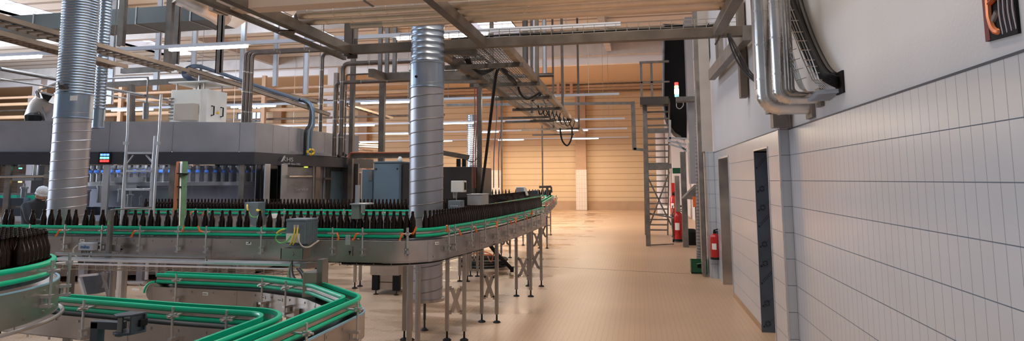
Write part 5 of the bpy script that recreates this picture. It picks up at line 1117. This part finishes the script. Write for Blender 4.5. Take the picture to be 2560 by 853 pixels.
b = MB(); b.mm((a.x-.01, 6.0, c.z), (c.x+.08, 6.2, c.z+.012)); p, q = YP(891, 512, 6.2), YP(892, 463, 6.2); b.mm((p.x-.012, 6.19, p.z-.2), (p.x+.022, 6.23, q.z)); b.mm((c.x+.02, 6.02, a.z+.06), (c.x+.03, 6.1, c.z)); b.build('mounting_bar', ALU, sb)
m2 = thing('drive_motor', 'blue-grey motor box with yellow plug on the second conveyor', 'motor', YP(630, 540, 9.8))
a, c = YP(609, 566, 9.75), YP(646, 506, 9.75)
b = MB(); b.extr([(a.x, 9.75, a.z+.12), (c.x-.08, 9.75, a.z), (c.x-.02, 9.75, a.z), (c.x, 9.75, c.z), (a.x, 9.75, c.z)], (0, .22, 0)); b.build('housing', MOTOR, m2, bevel=.006)
b = MB(); b.tube(smooth3([YP(618, 512, 9.73), YP(618, 520, 9.7), YP(620, 528, 9.7)], 4), .014, 6); b.build('yellow_plug', CYEL, m2); b = MB(); b.tube([YP(642, 525, 9.72), YP(653, 530, 9.7)], .02, 6); b.build('yellow_plug', CYEL, m2)
b = MB(); b.tube(smooth3([YP(622, 530, 9.72), YP(628, 541, 9.7), YP(640, 543, 9.7), YP(648, 537, 9.72)], 4), .008, 6); b.build('green_cable', CGRN, m2)
b = MB(); a, c = YP(678, 546, 9.7), YP(692, 535, 9.7); b.mm((a.x, 9.7, a.z), (c.x, 9.8, c.z)); single(b, 'relay_box', 'small white box with a black dot beside the second conveyor', 'box', WHITE, bevel=.004)
ws = thing('camera_box', 'white inspection box on a short post over the second conveyor', 'sensor', YP(1140, 500, 10.6))
a, c = YP(1127, 481, 10.6), YP(1152, 452, 10.6)
b = MB(); b.mm((a.x, 10.6, a.z), (c.x+.05, 10.8, c.z)); b.build('housing', PAINTW, ws, bevel=.012)
b = MB(); b.mm((c.x+.045, 10.64, a.z+.04), (c.x+.055, 10.76, c.z-.03)); b.build('screen', BLACK, ws)
b = MB(); p = YP(1138, 481, 10.7)
for k in (-.03, 0, .03): b.tube([(p.x+k, 10.7, a.z), (p.x+k*.5, 10.7, a.z-.16)], .012, 6)
b.build('stem', CGRY, ws)
b = MB(); a, c = YP(1120, 522, 10.3), YP(1151, 502, 10.3); b.mm((a.x, 10.3, a.z-.02), (c.x, 10.55, c.z)); mm_ = single(b, 'drive_motor', 'blue-grey motor box under the white inspection box', 'motor', MOTOR, bevel=.006)
b = MB()
for k in range(4): b.lathe([(.008, 0), (.008, .01)], YP(1128+k*5, 515, 10.29), 6, Matrix.Rotation(PI/2, 3, 'X'))
b.build('bolt', WHITE, mm_)
b = MB(); a, c = YP(1168, 513, 10.9), YP(1205, 487, 10.9); b.mm((a.x, 10.9, a.z), (c.x, 11.4, c.z)); b.mm((a.x-.01, 10.89, c.z), (c.x+.01, 11.42, c.z+.01)); single(b, 'sensor_cabinet', 'grey rectangular housing over the second conveyor behind the black bottle line', 'housing', mat('grey_housing', (.40, .41, .43), .4, .3), bevel=.005)
b = MB(); a, c = YP(1290, 490, 17), YP(1308, 468, 17); b.mm((a.x, 17, a.z), (c.x, 17.3, c.z)); gb = single(b, 'sensor_cabinet', 'small grey housing among the far bottles near the tan wall', 'housing', ALU, bevel=.01)
b = MB(); a, c = YP(1309, 489, 17), YP(1318, 470, 17); b.extr([(a.x, 17, a.z), (c.x, 17, a.z), (a.x+.04, 17, c.z), (a.x, 17, c.z)], (0, .2, 0)); single(b, 'paper_sheet', 'white folded sheet hanging at the small far housing', 'paper', WHITE)
b = MB(); a, c = YP(1329, 486, 17), YP(1344, 476, 17); b.mm((a.x, 17, a.z), (c.x, 17.2, c.z)); single(b, 'drive_motor', 'far dark motor box right of the small grey housing', 'motor', DARKP, bevel=.01)
gt = thing('conveyor_gate', 'dark gate frame over the far end of the far conveyor', 'frame', YP(1372, 500, 19.6))
b = MB(); b.bar(YP(1348, 468, 19.6), YP(1378, 467, 19.6), .06, .07); b.bar(YP(1368, 467, 19.6), YP(1370, 500, 19.6), .07, .07); b.bar(YP(1378, 467, 19.6), YP(1379, 482, 19.6), .05, .05); b.bar(YP(1364, 478, 19.6), YP(1378, 478, 19.6), .05, .05); b.build('frame_bars', DARKM, gt)
b = MB(); p = YP(1353, 541, 11.5); b.lathe([(.02, -.04), (.042, -.02), (.042, .03), (.02, .05)], p, 10); yb_ = single(b, 'push_button', 'yellow emergency button at the end of the aisle conveyor run', 'button', YELL, smooth=True)
b = MB(); p = YP(1349, 541, 11.55); b.box(p, (.06, .08, .09)); b.build('button_box', BLACK, yb_)
tg = single(MB().mm((YP(863, 613, 5.9).x, 5.9, YP(863, 613, 5.9).z), (YP(875, 588, 5.9).x, 5.91, YP(875, 588, 5.9).z)), 'hanging_tag', 'plain grey tag hanging from the front rail left of the curve', 'tag', ALU, bevel=.002)
b = MB(); p, q = YP(868, 641, 5.99), YP(880, 617, 5.99); b.mm((p.x, 5.985, p.z), (q.x, 6.0, q.z)); lk = single(b, 'lock_plate', 'small plate with keyhole on the front conveyor plate', 'plate', STEELB)
b = MB(); c = YP(874, 633, 5.98); b.extr([(c.x-.012, 5.98, c.z+.02), (c.x+.012, 5.98, c.z+.02), (c.x, 5.98, c.z-.02)], (0, .006, 0)); b.build('keyhole', BLACK, lk)
# cable tray in front of the main line and its supports
ct = thing('cable_channel', 'long shiny cable channel with wire basket in front of the main conveyor', 'cable tray', YP(450, 660, 5.8))
a, c = YP(120, 650, 5.72), YP(752, 668, 5.72)
b = MB(); b.mm((a.x, 5.70, a.z-.005), (c.x, 5.90, a.z+.015)); b.tube([(a.x, 5.69, a.z-.03), (c.x, 5.69, a.z-.03)], .010, 6); b.build('cover', mat('bright_zinc', (.88, .88, .92), .3, .8, noise=(3, .15)), ct)
b = MB(); z = a.z-.055
for k in (0, 1): b.tube([(a.x, 5.71, z-.03*k), (c.x, 5.71, z-.03*k)], .004, 5)
x = a.x
while x < c.x: b.tube([(x, 5.71, z+.03), (x, 5.71, z-.035), (x, 5.88, z-.035)], .004, 5); x += .1
b.build('wire_basket', STEEL, ct)
b = MB(); b.tube([(a.x, 5.80, a.z+.055), (YP(515, 645, 5.8).x, 5.80, a.z+.055), (YP(517, 650, 5.8).x, 5.8, a.z)], .013, 7); b.build('top_tube', STEEL, ct)
for px, w in ((175, .045), (540, .055), (578, .055)):
    b = MB(); p = YP(px, 700, 5.78); b.mm((p.x-w/2, 5.76, 0), (p.x+w/2, 5.82, a.z-.03)); b.build('support_post', GALV, ct, bevel=.003)
bs = thing('support_box', 'tall rectangular steel support box where the outer lane bends', 'support', YP(773, 760, 5.05))
a, c = YP(754, 772, 5.0), YP(790, 682, 5.0)
b = MB(); b.mm((a.x, 5.0, a.z-.05), (c.x, 5.2, c.z)); b.build('body', STEELB, bs, bevel=.005)
b = MB(); b.mm((c.x-.02, 5.05, .0), (c.x+.03, 5.15, c.z+.1)); b.bar(YP(757, 665, 5.2), YP(800, 662, 5.6), .05, .05); b.build('bracket', STEEL, bs)
b = MB(); p = YP(801, 690, 6.05)
for px in (797, 810): p = YP(px, 680, 6.08); b.mm((p.x-.03, 6.05, .0), (p.x+.03, 6.11, .95))
single(b, 'conveyor_support', 'pair of dark posts under the main conveyor beside the support box', 'support', DARKM)
for k in range(4):
    b = MB(); o = k*3; b.tube(smooth3([YP(742+o, 672, 5.6), YP(752+o, 684, 5.5), YP(756+o, 696, 5.4), YP(748-o, 706, 5.3), YP(738-o*2, 696, 5.4), YP(731-o, 680, 5.6), YP(730, 652, 5.75)], 5), .008, 6); single(b, 'loose_cable', ('innermost', 'second', 'third', 'outermost')[k]+' of the loose dark cables by the steel support box', 'cable', (BLACKS, GALV, BLACKS, CGRNT)[k], smooth=True)
# things under the main line
bn = thing('grey_bin', 'slanted grey steel tray on legs below the front conveyor at left', 'bin', YP(222, 735, 8.2))
b = MB(); b.extr([YP(205, 690, 8.2), YP(243, 688, 8.2), YP(240, 735, 8.2), YP(212, 737, 8.2)], (0, .5, 0)); b.build('tray', DARKP, bn)
b = MB(); b.bar(YP(200, 695, 8.1), YP(212, 738, 8.1), .04, .04); b.bar(YP(200, 690, 8.1), YP(244, 686, 8.1), .03, .03); b.build('edge_bar', ALU, bn)
b = MB(); b.bar(YP(256, 680, 7.5), YP(272, 745, 7.5), .03, .03); b.bar(YP(268, 680, 7.5), YP(258, 720, 7.5), .025, .025); single(b, 'folding_strut', 'crossed steel struts standing behind the green lane', 'strut', GALV)
b = MB(); b.mm((YP(297, 700, 7.8).x-.02, 7.78, 0), (YP(297, 700, 7.8).x+.02, 7.82, .9)); single(b, 'thin_post', 'thin pale post below the main conveyor left of the ladder foot', 'post', ALU)
b = MB(); a, c = YP(328, 747, 9.2), YP(346, 724, 9.2); b.extr([YP(328, 745, 9.2), YP(342, 748, 9.2), YP(346, 724, 9.2), YP(329, 722, 9.2)], (0, .02, 0)); single(b, 'paper_sheet', 'white paper sheet hanging from the ladder foot', 'paper', WHITE)
b = MB()
for k in range(5): p = YP(110+k*33, 690+6*(k % 2), 8.6); b.box((p.x, p.y, .75), (.16, .3, .4+.1*(k % 3)))
single(b, 'drive_units', 'dark steel drive units on the machine base below the front conveyor', 'drive unit', DARKM)
# vertical orange and green cable risers
rz = thing('cable_riser', 'orange cable bundle rising in front of the machine beside the green trunking', 'cable bundle', YP(440, 560, 9.3))
b = MB(); P = [YP(446, 405, 9.7), YP(443, 430, 9.6), YP(440, 480, 9.5), YP(437, 545, 9.4)]
for k in (-1, 0, 1): b.tube([p+Vector((k*.02, 0, 0)) for p in P], .016, 6)
b.build('orange_cable', mat('burnt_orange_cable', (.36, .10, .02), .5), rz, smooth=True)
b = MB(); b.tube([YP(449, 408, 9.6), YP(448, 480, 9.5), YP(447, 575, 9.3)], .012, 6); b.build('black_cable', BLACKS, rz)
gr = thing('green_trunking', 'green upright trunking with black ties in front of the machine', 'trunking', YP(458, 565, 9.3))
b = MB(); b.bar(YP(463, 405, 9.6), YP(457, 570, 9.3), .08, .05); b.build('trunk_body', CGRNT, gr)
b = MB(); b.bar(YP(453, 405, 9.62), YP(450, 570, 9.32), .035, .04); b.build('wire_strip', ALU, gr)
for y in (434, 467, 499, 533): b = MB(); b.bar(YP(446, y, 9.5), YP(465, y+1, 9.5), .08, .02); b.build('tie', BLACK, gr)
# painted bracket in the foreground
fb = thing('hinged_bracket', 'dark slate painted tube bracket with hinge plates in the foreground', 'bracket', YP(245, 850, 2.7))
a = YP(243, 853, 2.75); zt = YP(245, 803, 2.75).z
b = MB(); x0 = YP(243, 820, 2.75).x; x1 = YP(300, 805, 2.75).x
b.mm((x0-.022, 2.73, .3), (x0+.022, 2.775, zt)); b.mm((x0-.022, 2.73, zt-.035), (x1+.02, 2.775, zt+.002)); b.build('square_tube', DARKP, fb, bevel=.004)
p = YP(303, 815, 2.7); b = MB()
def tri(z, h, w=.10): b.prism([(p.x-.045, 2.70), (p.x+.0, 2.665), (p.x+.05, 2.70), (p.x+.07, 2.78), (p.x-.03, 2.78)], z, z+h)
tri(YP(300, 791, 2.7).z, .008); b.build('hinge_plate', DARKP, fb, bevel=.002); b = MB(); tri(YP(300, 838, 2.7).z, .012); b.build('hinge_plate', DARKP, fb, bevel=.002)
b = MB(); b.mm((p.x+.0, 2.775, YP(300, 835, 2.7).z), (p.x+.065, 2.785, YP(300, 792, 2.7).z)); b.mm((p.x+.045, 2.70, YP(300, 835, 2.7).z), (p.x+.055, 2.78, YP(300, 792, 2.7).z)); b.build('back_plate', DARKP, fb)
b = MB(); b.tube([(p.x-.005, 2.70, YP(300, 842, 2.7).z), (p.x-.005, 2.70, YP(300, 794, 2.7).z)], .013, 10); b.build('hinge_pin', GALV, fb, smooth=True)
b = MB(); q = YP(350, 807, 2.75); b.mm((p.x+.058, 2.74, q.z-.018), (q.x+.014, 2.785, q.z+.016)); b.build('rubber_block', BLACK, fb, bevel=.004)
b = MB(); b.prism([(-2.78, 2.5), (-2.0, 2.62), (-2.05, 2.9), (-2.7, 3.3), (-3.6, 3.4), (-3.6, 2.6)], .56, .575); single(b, 'drip_tray', 'flat steel drip tray below the lower green lane', 'tray', mat('bluish_tray_steel', (.50, .54, .62), .35, .8, noise=(2, .2)))
# ================================================================== PERSON at the machine
pe = thing('person', 'person in dark jacket and white hair net bending toward the machine at left', 'person', (-8.6, 8.9, 0))
def PP(px, py, Y=8.9): return YP(px, py, Y)
h0 = PP(104, 487)                                # centre of the head
me = bpy.data.meshes.new('body'); s0 = h0
J = {}; V_ = []; E_ = []; R_ = []
def jt(n, p, r, par=None):
    J[n] = len(V_); V_.append(tuple(p)); R_.append(r)
    if par is not None: E_.append((J[par], J[n]))
hx, hy, hz_ = h0
jt('pelvis', (hx-.16, hy, .96), .15)
jt('waist', (hx-.15, hy, 1.12), .145, 'pelvis'); jt('chest', (hx-.10, hy, 1.30), .165, 'waist'); jt('neck', (hx-.03, hy, 1.45), .065, 'chest'); jt('skull', (hx, hy, hz_-.01), .075, 'neck')
for s in (-1, 1):
    n = 'rl'[s > 0]
    jt('sh'+n, (hx-.09, hy+s*.18, 1.37), .075, 'chest'); jt('el'+n, (hx+.06, hy+s*.24, 1.13), .055, 'sh'+n); jt('wr'+n, (hx+.28, hy+s*.17, 1.12), .035, 'el'+n); jt('pa'+n, (hx+.36, hy+s*.16, 1.12), .035, 'wr'+n)
    for k in range(5):
        o = (k-2)*.018; jt('f%d%s' % (k, n), (hx+.40-(.03 if k == 4 else 0), hy+s*.16+o, 1.115+(.02 if k == 4 else 0)), .010, 'pa'+n); jt('g%d%s' % (k, n), (hx+.44-(.04 if k in (0, 4) else 0), hy+s*.16+o*1.2, 1.095), .008, 'f%d%s' % (k, n))
    jt('hip'+n, (hx-.16, hy+s*.10, .90), .10, 'pelvis'); jt('kn'+n, (hx-.11, hy+s*.11, .50), .068, 'hip'+n); jt('an'+n, (hx-.16, hy+s*.11, .09), .045, 'kn'+n); jt('to'+n, (hx+.0, hy+s*.12, .035), .038, 'an'+n)
me.from_pydata(V_, E_, []); body = bpy.data.objects.new('body', me); C.objects.link(body); body.parent = pe; body.matrix_parent_inverse = Matrix.Translation(-WL[pe.name])
me.materials.append(CLOTH)
sk = body.modifiers.new('skin', 'SKIN'); sk.use_smooth_shade = True
body.modifiers.new('sub', 'SUBSURF').levels = 2; body.modifiers['sub'].render_levels = 2
lay = me.skin_vertices[0] if me.skin_vertices else None
if lay is None:
    bmx = bmesh.new(); bmx.from_mesh(me); bmx.verts.layers.skin.verify(); bmx.to_mesh(me); bmx.free(); lay = me.skin_vertices[0]
for i, r in enumerate(R_): lay.data[i].radius = (r, r); lay.data[i].use_root = (i == 0)
hr = Matrix.Rotation(.35, 3, 'Y')
b = MB(); b.lathe([(.0, -.125), (.045, -.12), (.062, -.08), (.072, -.02), (.078, .04), (.066, .09), (.03, .12)], h0, 18, hr)
b.lathe([(.0, 0), (.012, .004), (.016, .016), (.004, .035)], h0+hr@Vector((.084, 0, -.035)), 8, hr)
b.tube([h0+hr@Vector((.066, -.025, -.072)), h0+hr@Vector((.074, 0, -.072)), h0+hr@Vector((.066, .025, -.072))], .007, 6)
for s in (-1, 1): b.lathe([(.0, -.03), (.014, -.02), (.016, .01), (.0, .03)], h0+hr@Vector((-.005, s*.078, -.02)), 8, hr); b.lathe([(0, -.006), (.010, 0), (0, .006)], h0+hr@Vector((.070, s*.028, 0)), 8, hr)
b.build('face', SKIN, pe, smooth=True)
b = MB(); b.lathe([(.080, .0), (.094, .035), (.095, .075), (.078, .115), (.04, .14), (.0, .148)], h0, 18, hr); b.lathe([(.082, -.01), (.098, .0), (.098, .02), (.082, .03)], h0, 18, hr); b.build('hair_net', NET, pe, smooth=True)
b = MB(); b.tube([h0+Vector((-.10+.085*math.cos(a), .11*math.sin(a), -.17+.03*math.cos(a))) for a in [k*PI/8 for k in range(16)]], .038, 8, True); b.build('collar', CLOTH, pe, smooth=True)
# ================================================================== CAMERA AND LIGHT
cam = bpy.data.cameras.new('camera'); co = bpy.data.objects.new('camera', cam); C.objects.link(co)
M = Matrix((RT, UP, -FW)).transposed().to_4x4(); M.translation = EYE; co.matrix_world = M
cam.sensor_fit = 'HORIZONTAL'; cam.sensor_width = 36; cam.lens = F/2560*36; cam.shift_x = 0; cam.shift_y = (PYC-426.5)/2560
cam.clip_start = .05; cam.clip_end = 300
bpy.context.scene.camera = co
def area(name, loc, rot, sx, sy_, col, e):
    l = bpy.data.lights.new(name, 'AREA'); l.shape = 'RECTANGLE'; l.size = sx; l.size_y = sy_; l.color = col; l.energy = e
    o = bpy.data.objects.new(name, l); C.objects.link(o); o.location = loc; o.rotation_euler = rot; return o
WARM, COOL = (1, .80, .58), (.72, .84, 1)
for i, (x, y, sx, s2, c, e) in enumerate(((-22.1, 16, 1.6, 14, COOL, 900), (-13.7, 13, 1.6, 14, COOL, 1300), (-5.7, 12, 1.6, 14, COOL, 700))):
    area('skylight_%d' % i, (x, y, ZR+.38), (0, 0, 0), sx, s2, c, e)
for i, (y, e) in enumerate(((16.95, 420), (24.2, 620), (29, 520), (35, 420))):
    area('strip_glow_%d' % i, (-6.2, y, 3.9), (0, 0, 0), 10, .08, WARM, e)
area('aisle_fill', (-.6, 5, 7.5), (0, 0, 0), 1.0, 8, (1, .84, .68), 520)  # added overhead fill for the near wall and aisle, no fixture here
area('left_windows', (-32, 4, 4), (0, -PI/2+.1, 0), 6, 14, COOL, 2200)
area('far_left_fill', (-30, 16, 5.5), (0, -PI/2-.1, .65), 4, 10, COOL, 4500)  # added cool fill, angled to brighten the downstand and columns
w = bpy.data.worlds.new('hall_daylight'); bpy.context.scene.world = w; w.use_nodes = True
bg = w.node_tree.nodes['Background']; bg.inputs[0].default_value = (.70, .78, .92, 1); bg.inputs[1].default_value = .35
sc = bpy.context.scene
sc.view_settings.view_transform = 'Standard'; sc.view_settings.look = 'None'; sc.view_settings.gamma = 1; sc.view_settings.exposure = -.5
sc.view_settings.use_curve_mapping = False
sc.cycles.use_denoising = True; sc.cycles.max_bounces = 8; sc.cycles.sample_clamp_indirect = 6
